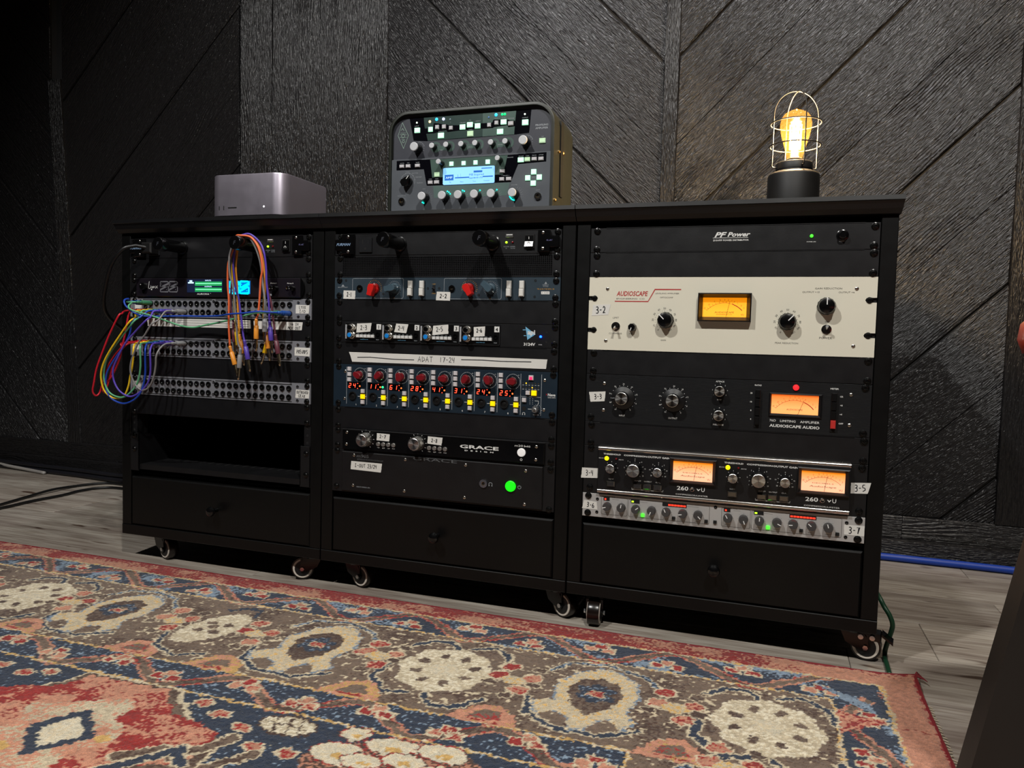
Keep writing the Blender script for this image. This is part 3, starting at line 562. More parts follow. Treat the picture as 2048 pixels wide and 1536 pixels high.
# limiting amplifier
BRUSH = mat('brushed_black_aluminium', (44, 45, 47), .38, .6, bump=.35, bscale=60, stretch=(1, 20, 30), vscale=60, var=.1)
t = unit('R', 6, 'limiting_amplifier', 'brushed black two space limiting amplifier with an orange meter and red button', 'compressor'); plate(t, 2, BRUSH); chassis(t, 2, 260)
screws(t, [(11.5, -5.6), (10.8, -80), (472.3, -6), (472.1, -82)]); screws(t, [(34, -16.9), (33.7, -66.2), (451.2, -18), (450.9, -69.2)], sm_, nm='small_screw')
knob(t, K_SKIRT, 69.6, -42.2, -92); knob(t, K_SKIRT, 160.2, -41.6, 68); knob(t, K_MID, 239.9, -21.4); knob(t, K_MID, 239.9, -63.9)
mb = MB()
for cx in (69.6, 160.2):
    for i, s in enumerate(('∞', '48', '36', '30', '24', '18', '12', '6', '0')): a = -148 + 37 * i; p = pol(cx, -42, 25.5, a); mb.text(s if s != '∞' else '00', p[0], p[1], 2.5, y=-1.65)
    dots(mb, cx, -42, 22.6, -148, 148, 17, .55)
for cz in (-21.4, -63.9):
    for i in range(7): p = pol(239.9, cz, 12.8, -125 + 41.7 * i); mb.text('1234567'[i], p[0], p[1], 2, y=-1.65)
for a in [('INPUT', 68.5, -74.5, 3, 11), ('OUTPUT', 160.1, -74.2, 3.2, 16), ('ATTACK', 239.7, -4.9, 2.7, 15), ('RELEASE', 239.3, -81, 2.7, 18), ('OFF', 239.3, -36.9, 2.4, 8), ('RATIO', 303.3, -8.6, 2.8, 11), ('20', 292.6, -22.5, 2.6), ('12', 292.7, -37.6, 2.6), ('8', 292.9, -52.5, 2.6), ('4', 293.1, -67.8, 2.6), ('METER', 425.4, -9.4, 2.8, 13), ('GR', 436.8, -22.1, 2.6), ('+8', 436.9, -36.8, 2.6), ('+4', 436.7, -51.9, 2.6), ('OFF', 437.6, -67.3, 2.6, 7)]: mb.text(*a, bold=.02)
mb.text('76D', 329.5, -68, 3.9, 10.5, bold=.01); mb.text('LIMITING', 354, -68, 3.9, 25, bold=.01); mb.text('AMPLIFIER', 389, -68, 3.9, 31, bold=.01); mb.text('AUDIOSCAPE AUDIO', 364.6, -76.8, 5, 80.5, bold=.03)
mb.build('lettering', WHT, t, smooth=0)
MB().disc(113, -61.7, 2, FP - .1).build('hole', VOID, t)
for x, z0, nm in ((303.6, -15.3, 0), (425.2, -15.6, 1)):
    fr = MB().box(x - 4.6, x + 4.6, FP - 1.2, FP, z0 - 66.5, z0).build('button_bank', VOID, t)
    for i in range(4): MB().box(-4, 4, -5.5, 0, -7, 7, .8).build('push_button', mat('red_button', (190, 48, 44), .4) if (nm and i == 3) else mat('black_button', (13, 13, 14), .3), fr, (x, FP - 1, z0 - 8 - i * (15.2 if nm else 15.4)), label='red push button' if (nm and i == 3) else None)
led(t, 364.6, -9.8, 5, RED, h=4)
meter(t, 322.2, -19.8, 406.8, -60.6, 326.1, -23, 401.4, -55.6, amber_face('peach_meter_card', (255, 118, 40), (255, 168, 98), 1, .85), 3.5, 'AUDIOSCAPE', .70, .72, None, 26)
blank('R', 8, 'blank black panel below the limiting amplifier with the red button', lip=1)
# two compressor limiters in one two space frame
t = unit('R', 9, 'compressor_limiter', 'black two channel compressor limiter with polished top and bottom bars and two orange meters', 'compressor')
plate(t, 2, BLKP); chassis(t, 2, 230)
screws(t, [(13, -4.2), (13, -78), (473.5, -6.4), (472.2, -79.3)])
MB().box(28.6, 456.5, -9, FP, -79, -6, .6).build('front_panel', BLK, t)
BAR = mat('polished_aluminium_bar', (215, 210, 205), .22, 1., stretch=(1, 40, 40), bump=.15, bscale=20)
for z in (-3.2, -82): MB().add([], []).tube([(28.6, -6, z), (456.3, -6, z)], 4.1, 16).build('trim_bar', BAR, t)
YP = -9
def comp_channel(x, flip):
    g = lambda v: v + x
    m2 = MB(); y = YP - .15
    m2.text('THRESHOLD', g(54.2), -12.6, 2.9, 32, y, .03); m2.text('COMPRESSION', g(97), -12.6, 2.9, 42, y, .03); m2.text('OUTPUT GAIN', g(139.2), -12.6, 3.3, 40, y, .03)
    m2.text('BELOW', g(34.5), -20.8, 1.8, 9, y); m2.text('ABOVE', g(71), -21.5, 1.8, 9, y)
    for cx, r, n, a in ((54, 12, 7, 135), (96.3, 16.5, 9, 140), (139.1, 12.5, 9, 140)): ticks(m2, g(cx), -37.2, r - 1.6, r, -a, a, n, .6, y)
    for cx, L_ in ((96.3, ('1', '2', '3', '4', '6', '10', '20')), (139.1, ('20', '10', '5', '0', '5', '10', '20'))):
        for i, s in enumerate(L_): p = pol(g(cx), -37.2, 19 if cx < 100 else 15.2, -125 + 250 / 6 * i); m2.text(s, p[0], p[1], 2.1, None, y)
    for s, cx, z in (('SLOW', 53.6, -58.2), ('INPUT', 103, -57.8), ('OUTPUT', 121, -57.8), ('G.R.', 139, -58)): m2.text(s, g(cx), z, 2.1, len(s) * 2.3, y)
    m2.ribbon([(g(92.4), -71), (g(92.4), -73.8), (g(148.6), -73.8), (g(148.6), -71)], .6, y); m2.text('METER', g(121), -75.6, 1.6, 9, y)
    m2.text('260', g(183), -64.2, 7.6, 20, y, .02); m2.text('v', g(210.5), -65, 5.2, 7, y, .02); m2.text('U', g(218.3), -63.9, 8, 6, y, .01); m2.text('COMPRESSOR/LIMITER', g(199.2), -75.4, 2.5, 56, y)
    m2.build('lettering', WHT, t, smooth=0)
    knob(t, K_S8, g(54), -37.2, y=YP); knob(t, K_S12, g(96.3), -37.2, y=YP); knob(t, K_S8, g(139.1), -37.6, y=YP)
    led(t, g(44.5), -20.8, 4, YEL, YP); led(t, g(62.3), -20.5, 1.9, DRED, YP)
    for cx in (53.6, 102.5, 120, 138.6): button(t, g(cx), -66.7, 15, 9.6, mat('smoked_chrome_button', (150, 146, 140), .2, 1.), 5, 'push_button', 1.5, YP)
    MB().lathe(0, 0, [(4.2, 0), (4.2, -1.5), (3, -2.5), (1, -2)], 16).build('badge', CHR, t, (g(199.6), YP, -64.6))
PEACH = amber_face('pale_orange_meter_card', (255, 140, 25), (255, 185, 145), 1, .85)
for x in (0, 214.6):
    comp_channel(x, 0)
    mt = meter(t, 158.6 + x, -9.6, 240.4 + x, -55.5, 165.2 + x, -16.2, 233.5 + x, -49.8, PEACH, 6, 'AudioScape', .6, .99, 'DECIBELS', 42); mt.location = (0, (YP - FP) / 1000, 0)
blk = None
# dual dynamics processor
SILV = mat('silver_grey_enamel', (188, 186, 184), .38, .25, var=.02)
t = unit('R', 11, 'dynamics_processor', 'silver dual channel dynamics processor at the bottom of the right cart', 'compressor'); plate(t, 1, SILV); chassis(t, 1, 200)
screws(t, [(10.8, -5.4), (10.4, -37.4), (472.5, -5.6), (472.4, -37.8)])
mb = MB()
for x, z in ((28, -10.2), (27.5, -34.8), (454.5, -11.5), (453.8, -36), (240.7, -5.6)): mb.lathe(x, z, [(3, -1.6), (2.6, -2.6), (1.2, -2.8), (.4, -2.3)], 10)
mb.build('small_screw', SCR, t)
mb = MB()
for b in ((35.7, -4.5, 84.2, -37.5), (86.6, -5, 230.6, -37.2), (251.5, -5, 300, -37.8), (302.4, -5.4, 447, -38)): mb.ribbon(rr(b[0], b[2], b[3], b[1], 2.5), .55, FP - .15, True)
mb.text('CHANNEL ONE', 49, -4.6, 1.9, 24, bold=.02); mb.text('CHANNEL TWO', 266, -5.2, 1.9, 24, bold=.02)
for x0 in (0, 215.2):
    for x in (47.1, 73.4, 100, 128.8, 155, 184.5, 210.9): mb.text('GAIN' if x > 200 else 'RATIO', x + x0 - .3, -34.6, 1.5, 9); ticks(mb, x + x0, -22, 9, 10.2, -135, 135, 7, .35)
    mb.ribbon([(56 + x0, -8.3), (68 + x0, -8.3)], .3, -1.65); mb.ribbon([(107 + x0, -8.6), (121 + x0, -8.6)], .3, -1.65); mb.ribbon([(187 + x0, -8.6), (212 + x0, -8.6)], .3, -1.65)
mb.build('lettering', DRKP, t, smooth=0)
A1 = [-105, 10, 52, -160, -25, -100, 135]; A2 = [-30, 160, 2, 115, -95, -50, -15]
for x0, A_ in ((0, A1), (215.2, A2)):
    for x, a in zip((47.1, 73.4, 100, 128.8, 155, 184.5, 210.9), A_): knob(t, K_DBX, x + x0, -22, a)
    button(t, 112.9 + x0 + (1.6 if x0 else 0), -32.4, 5.6, 5.6, GRN, 3, 'lit_button'); button(t, 168.6 + x0, -32.2, 5.6, 5.6, VOID, 3); button(t, 225.6 + x0, -32.2, 5.6, 5.6, VOID, 3)
    for x, wd, m_, xl, wl_ in ((45.3, 11, lit('red_bar', (255, 50, 30), 1.8), -2, 4), (98.4, 16, YG, -4.5, 5), (169.2 + (1 if x0 else 0), 43, lit('red_bar', (255, 50, 30), 1.8), 4.5 if not x0 else 0, 32 if not x0 else 41)):
        d_ = MB().box(-wd / 2, wd / 2, -1, 0, -2.9, 2.9).build('led_display', VOID, t, (x + x0, FP, -8.3)); mb = MB(); n = max(1, int(wl_ / 4.6)); sw = wl_ / n
        for i in range(n): mb.box(xl - wl_ / 2 + i * sw + .5, xl - wl_ / 2 + (i + 1) * sw - .5, -1.3, -.9, -2, .8)
        mb.build('lit_segments', m_, d_)
button(t, 240.7, -32, 5.6, 5.6, VOID, 3)
# ======================== power conditioners (one in the left cart, one in the middle cart)
def light_tube(t, x, z):
    b = MB().lathe(0, 0, [(15, 0), (15, -3), (13, -4), (12.6, -50), (13, -52), (14.6, -54), (14.8, -70), (14, -72.5), (13.4, -73), (.3, -73)], 30).build('pull_out_light', BLKG, t, (x, FP, z))
    mb = MB(); mb.text('F', 0, 0, 8, None, -73.2, shear=.3, bold=.03); mb.build('letter', mat('dark_grey_print', (48, 50, 58), .5), b, smooth=0)
def furman(k, label, plug):
    t = unit(k, 0, 'power_conditioner', label, 'power unit'); plate(t, 1, BLK, lip=1); chassis(t, 1)
    screws(t, [(13.5, -6.5), (13.8, -39.6), (475, -5), (474.6, -38)])
    for s in (0, 1):
        pts = [(19, -2), (46.5, -2), (46.5, -42), (19, -42), (19, -34), (3, -34), (3, -12), (19, -12)] if not s else [(438, -2), (461, -2), (461, -12), (478.5, -12), (479.5, -16), (479.5, -30), (478.5, -34), (461, -34), (461, -42), (438, -42)]
        MB().prism(pts[::-1] if not s else pts[::-1], FP - 7, FP, 1.2).build('end_cover', BLKG, t, smooth=0)
    screws(t, [(34, -7), (34, -37), (448, -6.6), (448, -36)] , sm_, FP - 6.5, 'small_screw')
    light_tube(t, 148.3, -22.6); light_tube(t, 346, -23.4)
    ou = MB().box(57, 86, -3, 0, -38.5, -9, .6).build('outlet', mat('black_plastic_outlet', (22, 23, 26), .4), t, (0, FP, 0)); mb = MB()
    mb.box(64.5, 66.4, -3.15, -3, -22, -13); mb.box(77, 78.6, -3.15, -3, -21, -14); mb.disc(71.5, -31, 2.7, -3.15, 12); mb.build('slot', VOID, ou)
    us = MB().box(372, 388, -1.5, 0, -14, -7, .4).build('usb_port', mat('nickel_port', (180, 180, 176), .3, 1.), t, (0, FP, 0)); MB().box(374, 386, -1.7, -1.5, -9.5, -8).build('tongue', WHT, us)
    led(t, 374, -22.9, 2.2, YG); led(t, 386.4, -22.9, 2, DRED)
    mb = MB()
    for a in [('PROTECTION', 374, -31, 1.9, 11), ('OK', 374, -34.2, 1.9, 3), ('EXTREME', 386.6, -31, 1.9, 9.5), ('VOLTAGE', 386.6, -34.2, 1.9, 9.5)]: mb.text(*a)
    mb.build('lettering', GRYP, t, smooth=0)
    sw = MB().box(409.5, 430, -2, 0, -35, -9, .5).build('power_switch', VOID, t, (0, FP, 0)); mb = MB(); mb.add([(411.5, -2, -11), (428, -2, -11), (428, -3, -22), (411.5, -3, -22), (428, -7, -32), (411.5, -7, -32), (411.5, 0, -11), (428, 0, -11), (411.5, 0, -32), (428, 0, -32)], [(0, 3, 2, 1), (3, 5, 4, 2), (0, 1, 7, 6), (5, 8, 9, 4), (0, 6, 8, 5, 3), (1, 2, 4, 9, 7)])
    rk = mb.build('rocker', BLKG, sw, smooth=0); m2 = MB(); m2.ribbon([(419.5, -13), (419.5, -18)], .9, -3.3); m2.ring(419.8, -25.8, 2, 3, -5.1, -4.9); m2.build('switch_mark', WHT, sw, smooth=0)
    mb = MB(); mb.text('FURMAN', 23.5, -22.5, 5.4, 33, FP - 7.2, shear=.3, bold=.03); mb.build('logo', mat('blue_grey_print', (120, 145, 175), .5), t, smooth=0); mb = MB(); mb.text('PL-8C', 461, -21, 3, 12, FP - 7.2, shear=.2); mb.build('model_mark', mat('violet_grey_print', (105, 105, 150), .5), t, smooth=0)
    return t
furman('L', 'power conditioner at the top of the left cart with patch cables over its light', 1)
furman('M', 'power conditioner with two pull out lights at the top of the middle cart', 0)
# vent panel
t = unit('M', 1, 'vent_panel', 'black perforated vent panel below the power conditioner in the middle cart', 'rack panel')
mb = MB(); mb.box(0, 18, FP, 1.6, -44.1, -.35); mb.box(466, 482.6, FP, 1.6, -44.1, -.35); mb.box(18, 466, FP, 1.6, -3.5, -.35); mb.box(18, 466, FP, 1.6, -44.1, -41.5); mb.build('faceplate', BLK, t); screws(t, std())
mb = MB(); n_, m_ = 112, 11; dx, dz = 448 / n_, 38 / m_
for i in range(n_ + 1): x = 18 + i * dx; mb.add([(x - .7, FP + .3, -41.5), (x + .7, FP + .3, -41.5), (x + .7, FP + .3, -3.5), (x - .7, FP + .3, -3.5)], [(0, 1, 2, 3)])
for j in range(m_ + 1): z = -3.5 - j * dz; mb.add([(18, FP + .2, z - .7), (466, FP + .2, z - .7), (466, FP + .2, z + .7), (18, FP + .2, z + .7)], [(0, 1, 2, 3)])
mb.build('perforated_mesh', mat('black_steel_mesh', (34, 34, 36), .35, .4), t, smooth=0, kind='stuff'); MB().box(18, 466, 12, 13, -42, -3).build('backing', VOID, t)
# two channel microphone preamplifier, slate blue
SLATE = mat('slate_blue_enamel', (47, 60, 70), .4, bump=.05)
OCH = mat('ochre_print', (190, 140, 45), .6)
t = unit('M', 2, 'microphone_preamp', 'slate blue preamp with two red knobs and four white switches in the middle cart', 'preamp'); plate(t, 1, SLATE); chassis(t, 1)
screws(t, [(11.5, -6), (11.2, -37), (474.4, -7.1), (473.8, -38.4)])
gy = MB(); oc = MB(); wh = MB(); y = FP - .15
for x0, x1 in ((41.8, 157.5), (246.5, 366)): gy.ribbon(rr(x0, x1, -42, -2, 3), .7, y, True)
for cx, cb, a in ((92.6, 137.5, 14), (299.8, 343.6, -32)):
    gy.disc(cx + 3, -22, .2, y); dots(oc, cx, -21.6, 16, -100, 110, 17, .7); ticks(gy, cx, -21.6, 12.5, 14.4, -100, 110, 17, .5)
    ticks(gy, cb, -21.6, 12, 15, -150, 150, 23, .5); oc.text('-10', cx, -41, 2.2); oc.text('Hz', cb, -41, 2.2)
for x in (174.7, 200, 382.7, 408.4): oc.text('L', x - 6, -37, 1.8)
oc.text('+48V', 224.5, -13.3, 2.2, 8); oc.text('LINE', 224.5, -31.6, 2.2, 8); oc.text("'70s & IN THE RIM / 30", 454, -22.2, 2.6, 34)
gy.text('BROOK STREET', 19.5, -20.2, 2.2, 23); gy.prism([(15.5, -18.6), (19.5, -14), (23.5, -18.6)], y - .05, y); gy.text('DIRECT', 454.2, -14.4, 2.2, 12); gy.text('SOUND', 454.2, -17, 2.2, 10.5); gy.prism([(451.5, -12.6), (454.2, -8.4), (456.9, -12.6)], y - .05, y)
wh.box(445.6, 462, y - .05, y, -32, -26.6)
gy.build('lettering', GRYP, t, smooth=0); oc.build('lettering', OCH, t, smooth=0); pl_ = wh.build('model_plate', WHT, t); mb = MB(); mb.text('1 1 3 4', 453.8, -29.3, 3, 12, y - .2); mb.build('model_mark', DRKP, pl_, smooth=0)
knob(t, K_RED, 93.6, -22.2, 14, label='red knob with a wing grip'); knob(t, K_RED, 300.2, -21.8, -32, label='red knob with a wing grip'); knob(t, K_SLATE, 139, -21.8, 78, label='slate blue knob with a wing grip'); knob(t, K_SLATE, 344.6, -22, 132, label='slate blue knob with a wing grip')
JACK = MB().ring(0, 0, 3.2, 6, -3, 0, 18).lathe(0, 0, [(3.2, -.2), (3.1, -.25)], 14); JACK.mi = 0
def jack_mesh(ro, ri, m_, nm='jack'):
    mb = MB(); mb.ring(0, 0, ri, ro, -2.6, 0, 18); mb.mi = 1; mb.disc(0, 0, ri, -.3); mb.mi = 2; mb.ring(0, 0, ri * .78, ri, -1.8, -.3, 14); return mb.mesh(nm, [m_, VOID, mat('brass_contact', (190, 160, 110), .25, 1.)])
J_BLK = jack_mesh(6.4, 3.2, BLKG)
for x in (59.2, 263.5): link('jack', J_BLK, t, (x, FP, -21.8))
for x in (174.7, 200, 382.7, 408.4):
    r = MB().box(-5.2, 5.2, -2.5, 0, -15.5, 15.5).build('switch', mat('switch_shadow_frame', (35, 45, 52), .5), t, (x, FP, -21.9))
    for i, d in ((0, 7.5), (1, 9.5)): MB().box(-4.6, 4.6, -d, -2.4, (.1 if i == 0 else -14.9), (14.9 if i == 0 else -.4), 1.2).build('cap', mat('white_switch_cap', (222, 220, 214), .4), r)
for x, z in ((26.7, -6.1), (433.7, -6.5), (433.1, -36.9), (112.7, -33), (319.5, -34), (211.5, -21.7), (235.8, -21.6)): link('screw_hole', MB().ring(0, 0, 1, 2.4, -.4, 0, 10).mesh('screw_hole', VOID), t, (x, FP, z))
b = MB().box(-2.6, 2.6, -1, 0, -7, 7).build('slide_switch', VOID, t, (224.6, FP, -22.5)); MB().lathe(0, 0, [(2, -1), (2, -6), (.3, -6.4)], 12).build('lever', CHR, b, (0, 0, 0))
blank('M', 3, 'blank black panel below the slate blue preamp')
# four channel preamp
t = unit('M', 4, 'microphone_preamp', 'black four channel preamp with blue capped knobs and a bright blue light', 'preamp'); plate(t, 1, BLK); chassis(t, 1, 260)
screws(t, [(12.4, -3.8), (11.5, -35.5), (475, -4.9), (474.5, -37)])
API_K = lambda m_: KN([(8, 0), (7.8, -6), (6.6, -7), (6.6, -14), (6, -14.6), (.3, -14.6)], [mat('brushed_nickel', (198, 194, 186), .3, 1.), m_], 20, capr=4.6)
KB, KBL = API_K(BLKG), API_K(mat('bright_blue_cap', (20, 130, 215), .4))
for i, x in enumerate((27, 112.2, 197.3, 281.6)):
    m = MB().box(0, 84.6, -2.2, 0, -41.8, -2.6, .5).build('channel_module', mat('black_module_face', (12, 12, 13), .3), t, (x, FP, -.3))
    e = MB(); e.ribbon(rr(.8, 83.8, -41.2, -3.2, 2), .8, -2.35, True); e.build('edge_trim', mat('steel_edge', (95, 96, 98), .35, .8), m, smooth=0)
    link('knob', KB, m, (18.7, -2.2, -13)); link('knob', KBL, m, (18.7, -2.2, -28.4)); MB().box(1.5, 4.6, -3.4, -2.2, -36, -7).build('level_meter', mat('clear_led_strip', (170, 172, 176), .25), m)
    for j in range(5): button(m, 31 + 8.5 * j, -30.2, 7, 6.2, mat('white_square_button', (216, 216, 214), .4), 3.4, y=-2.2)
    m2 = MB(); m2.text('MIC', 18.5, -36.8, 1.6, 5, -2.4); m2.text('PEAK', 76, -36.8, 1.8, 7, -2.4)
    for j, s in enumerate(('48V', 'PAD', 'PHS', 'DI', '-20')): m2.text(s, 31 + 8.5 * j, -25.4, 1.4, 4, -2.4)
    m2.build('lettering', GRYP, m, smooth=0); mb = MB(); mb.text('2:1', 44, -36, 1.6, 5, -2.4); mb.ribbon([(36, -36.8), (54, -36.8)], .5, -2.4); mb.build('blue_lettering', mat('sky_blue_print', (110, 175, 215), .5), m, smooth=0)
    MB().ring(76, -25.5, 2.4, 4.4, -4, -2.2).build('jack', BLKG, m)
    nb = MB().box(73, 83.4, -3, -2.2, -16.5, -5.3, .4).build('number_plate', WHT, m); mb = MB(); mb.text(str(i + 1), 78.2, -10.9, 7, None, -3.15, bold=.03); mb.build('number', DRKP, nb, smooth=0)
lg = MB(); lg.prism([(416.5, -4.6), (437, -18.6), (421, -29.4)], FP - .3, FP - .1); lg.box(411.5, 417, FP - .3, FP - .1, -11.4, -10); lg.box(413.5, 418.5, FP - .3, FP - .1, -22.3, -21); lg.build('logo', mat('light_blue_logo', (118, 182, 218), .5), t, smooth=0)
mb = MB(); mb.text('api', 428.6, -16.6, 8.6, 15, FP - .45, bold=.035); mb.text('3124V', 425.3, -37.9, 5.6, 23, bold=.03); mb.text('PWR', 447, -38.2, 2, 7); mb.build('lettering', WHT, t, smooth=0)
led(t, 447.3, -22.9, 2.2, BLU, h=3.5); mb = MB(); mb.disc(458.9, -14.5, 2, FP - .1); mb.disc(458.6, -32.7, 2, FP - .1); mb.build('hole', VOID, t)
blank('M', 5, 'blank black panel that carries the long white strip of tape')
# eight channel preamp and converter
NAVY = mat('dark_teal_enamel', (24, 38, 50), .4, bump=.05)
WB = mat('pale_button', (205, 200, 202), .4); YB = lit('lit_yellow_button', (255, 205, 0), .85)
t = unit('M', 6, 'eight_channel_preamp', 'dark teal eight channel preamp with maroon knobs and red digits in the middle cart', 'preamp'); plate(t, 2, NAVY); chassis(t, 2, 260)
screws(t, [(12.3, -5.6), (12.2, -81), (474.2, -5.6), (474, -81)]); screws(t, [(27.7, -15), (26.8, -71.5), (457.6, -16), (457.5, -72.3)], sm_, nm='small_screw')
SEG = {'0': 'abcdef', '1': 'bc', '2': 'abged', '3': 'abgcd', '4': 'fgbc', '5': 'afgcd', '6': 'afgedc', '8': 'abcdefg'}
def seg(mb, ch, x, z, w_, h_, y):
    s = lambda a: a[0] + (a[1] - z) * .14
    P = {'a': ((-w_, h_), (w_, h_)), 'g': ((-w_, 0), (w_, 0)), 'd': ((-w_, -h_), (w_, -h_)), 'f': ((-w_, h_), (-w_, 0)), 'b': ((w_, h_), (w_, 0)), 'e': ((-w_, 0), (-w_, -h_)), 'c': ((w_, 0), (w_, -h_))}
    for k in SEG[ch]: (a, b), (c, d) = P[k]; mb.ribbon([(x + a * .82 + b * .14, z + b * .88), (x + c * .82 + d * .14, z + d * .88)], 1.25, y)
gy = MB(); wh = MB(); y = FP - .15; P0, PD = 31, 47.4
angs = [-62, -135, -12, -95, -85, -150, 155, -92]; nums = ['24', '11', '61', '28', '41', '31', '24', '25']
jm = MB(); jm.ring(0, 0, 6.5, 8.6, -3, 0, 22); jm.lathe(0, 0, [(6.6, -.6), (6.4, -.7)], 18); jm.lathe(0, 0, [(2.6, -1.2), (2.2, -1.6)], 12); NJ = jm.mesh('combo_jack', mat('black_combo_jack', (14, 14, 15), .45))
for i in range(8):
    x = P0 + PD * i; gy.ribbon([(x, -5.5), (x + .6, -82)], 1, y)
    dk = mat('black_display_window', (10, 10, 14), .15); d_ = MB().box(x + 3.5, x + 34, -.3, 0, -50.5, -37).build('display', dk, t, (0, FP, 0)); mb = MB(); n2 = nums[i]
    seg(mb, n2[0], x + 8.3, -43.9, 2.6, 4.8, -.45); seg(mb, n2[1], x + 18.8, -43.9, 2.6, 4.8, -.45); mb.disc(x + 26.5, -39.2, 1, -.45, 8); mb.disc(x + 26.3, -49.4, 1, -.45, 8); mb.build('red_digits', ORG, d_, smooth=0)
    led(t, x + 31.3, -44.5, 1.7, lit('orange_led', (255, 110, 50), 2), h=1.2)
    if i == 1: led(t, x + 36.6, -44.4, 2.2, lit('green_power_led', (40, 255, 130), 2.6), h=1.5)
    for z in (-41, -47): mb = None; dots(gy, x + 37, z, .1, 0, 1, 2, .5); dots(gy, x + 42, z, .1, 0, 1, 2, .5)
    for z in (-9.6, -20.4, -31.4): button(t, x + 7.5, z, 8, 8.2, WB)
    for z in (-54.3, -76.8): button(t, x + 39.2, z, 8, 8, WB)
    button(t, x + 39.2, -65.5, 9, 9, YB, 4, 'lit_button'); wh.ribbon([(x + 27, -65.6), (x + 33, -65.6)], .8, y); wh.ribbon([(x + 44, -65.6), (x + 46.4, -65.6)], .8, y)
    dots(wh, x + 31.6, -21.2, 14.3, 0, 350, 36, .55); wh.text(str(i + 1), x + 23, -82.8, 3.4, bold=.02); wh.text('-', x + 15, -9.2, .5); wh.text('IN', x + 43, -8.5, 1.5); wh.text('LI', x + 43, -13, 1.5)
    MB().ring(0, 0, 10.2, 11.4, -.8, 0, 28).build('dial_ring', mat('dark_chrome_ring', (120, 122, 126), .25, 1.), t, (x + 31.6, FP, -21.2))
    knob(t, K_MAROON, x + 31.8, -21, angs[i], label='maroon knob'); link('combo_jack', NJ, t, (x + 15.2, FP, -64.8))
x = P0 + PD * 8; gy.ribbon([(x, -5.5), (x + .6, -84)], 1, y); gy.ribbon([(451.5, -5.5), (451.5, -84)], 1, y); gy.ribbon([(x, -48.8), (451.5, -48.8)], .9, y)
button(t, 430.9, -12.4, 9.5, 9.5, WB, 3); button(t, 430.9, -13.2, 5.6, 5.6, lit('pink_led', (255, 40, 90), 1.2), 4.2, 'lit_button'); button(t, 425.3, -41.2, 8, 8, WB); button(t, 437.5, -41.2, 9.6, 9.6, YB, 4, 'lit_button'); button(t, 418.3, -55.3, 8, 8, WB)
for i in range(6):
    for j, z in enumerate((-23, -31)):
        on = (i, j) in ((1, 0), (3, 1)); MB().disc(0, 0, 1.3 if on else .8, -.2, 8).build('indicator_light', AMB if on else DAMB, t, (415 + 6.1 * i, FP, z)); wh.text('48', 415 + 6.1 * i, z - 3.6, 1.3, 3.6)
for i in range(2):
    for j in range(4): MB().disc(0, 0, .8, -.2, 8).build('indicator_light', GRYP, t, (429.5 + 5.4 * i, FP, -52 - 3.4 * j))
wh.ribbon([(439, -56), (446.5, -56), (446.5, -61), (443, -66)], .7, y); wh.text('MONITOR', 442, -82.6, 1.6, 12); wh.ribbon([(426, -72.3), (434, -72.3)], .8, y); wh.ribbon(arc(417.6, -81.6, 2.6, -110, 110, 8), .7, y); wh.box(414.6, 416, y, y + .05, -84, -81.6); wh.box(419.2, 420.6, y, y + .05, -84, -81.6); ticks(wh, 444, -72.3, 8, 9.6, -60, 140, 10, .5)
wh.text('Neve', 472, -43.2, 5, 15, bold=.03); wh.text('1073 OPX', 472.5, -48.3, 2.4, 15); gy.build('divider_lines', mat('steel_grey_print', (150, 155, 160), .5), t, smooth=0); wh.build('lettering', WHT, t, smooth=0)
mb = MB(); mb.prism([(461, -41), (463.5, -43), (461, -45)], y, y + .05); mb.build('logo', mat('dull_red_print', (150, 30, 35), .5), t)
knob(t, KN([(7, 0), (6.6, -9), (5.6, -10), (.3, -10)], [mat('mid_grey_knob', (105, 108, 112), .35, .5), SPUN], 20, capr=3.5, flute=.1, fn=5.8), 441.9, -72.4); MB().disc(0, 0, 4.4, -.3).build('jack', VOID, t, (418, FP, -71.7))
blank('M', 8, 'blank black panel below the dark teal eight channel preamp')
# silver knob preamp
t = unit('M', 9, 'microphone_preamp', 'glossy black preamp with two large silver knobs and a white round button', 'preamp')
plate(t, 1, BLKP); chassis(t, 1); screws(t, [(12.5, -4.4), (12, -35.2), (474.1, -6.5), (474.2, -37.7)]); F9 = FP - 5
MB().box(26, 462, F9, FP, -42.6, -1.6, 1).build('front_panel', BLKG, t); screws(t, [(36.6, -7.7), (36, -32.4), (446.6, -9.3), (446, -34.3)], sm_, F9, 'small_screw')
MB().box(26, 462.4, F9 - .6, F9 + 1, -1.9, -1.1).build('edge_trim', mat('steel_edge', (95, 96, 98), .35, .8), t)
wh = MB(); y = F9 - .15
for cx, bx in ((81, 110.2), (198.4, 224)):
    knob(t, K_GRACE, cx, -19.5, -40 if cx < 100 else -160, F9); ticks(wh, cx, -19.5, 17, 19.5, -145, 145, 11, .8, y)
    for i in range(4): MB().lathe(0, 0, [(4.4, 0), (4.4, -2.4), (3.8, -3), (.3, -3)], 18).build('button', mat('satin_silver_button', (176, 174, 170), .35, .8), t, (bx + 11.5 * i, F9, -27.3)); wh.text(('+48V', 'Ø', '-20', 'PAD')[i], bx + 11.5 * i, -34.6, 2, 6, y)
wh.text('GRACE', 330, -19, 7, 81, y, .03); wh.text('D  E  S  I  G  N', 330, -26.6, 2.6, 60, y, .03); wh.text('m201', 413, -9.8, 4, 20, y); wh.text('mk2', 429, -9.8, 3, 11, y, bold=.02); wh.ring(416.8, -36.3, 1.6, 2.3, y, y + .05); wh.build('lettering', WHT, t, smooth=0)
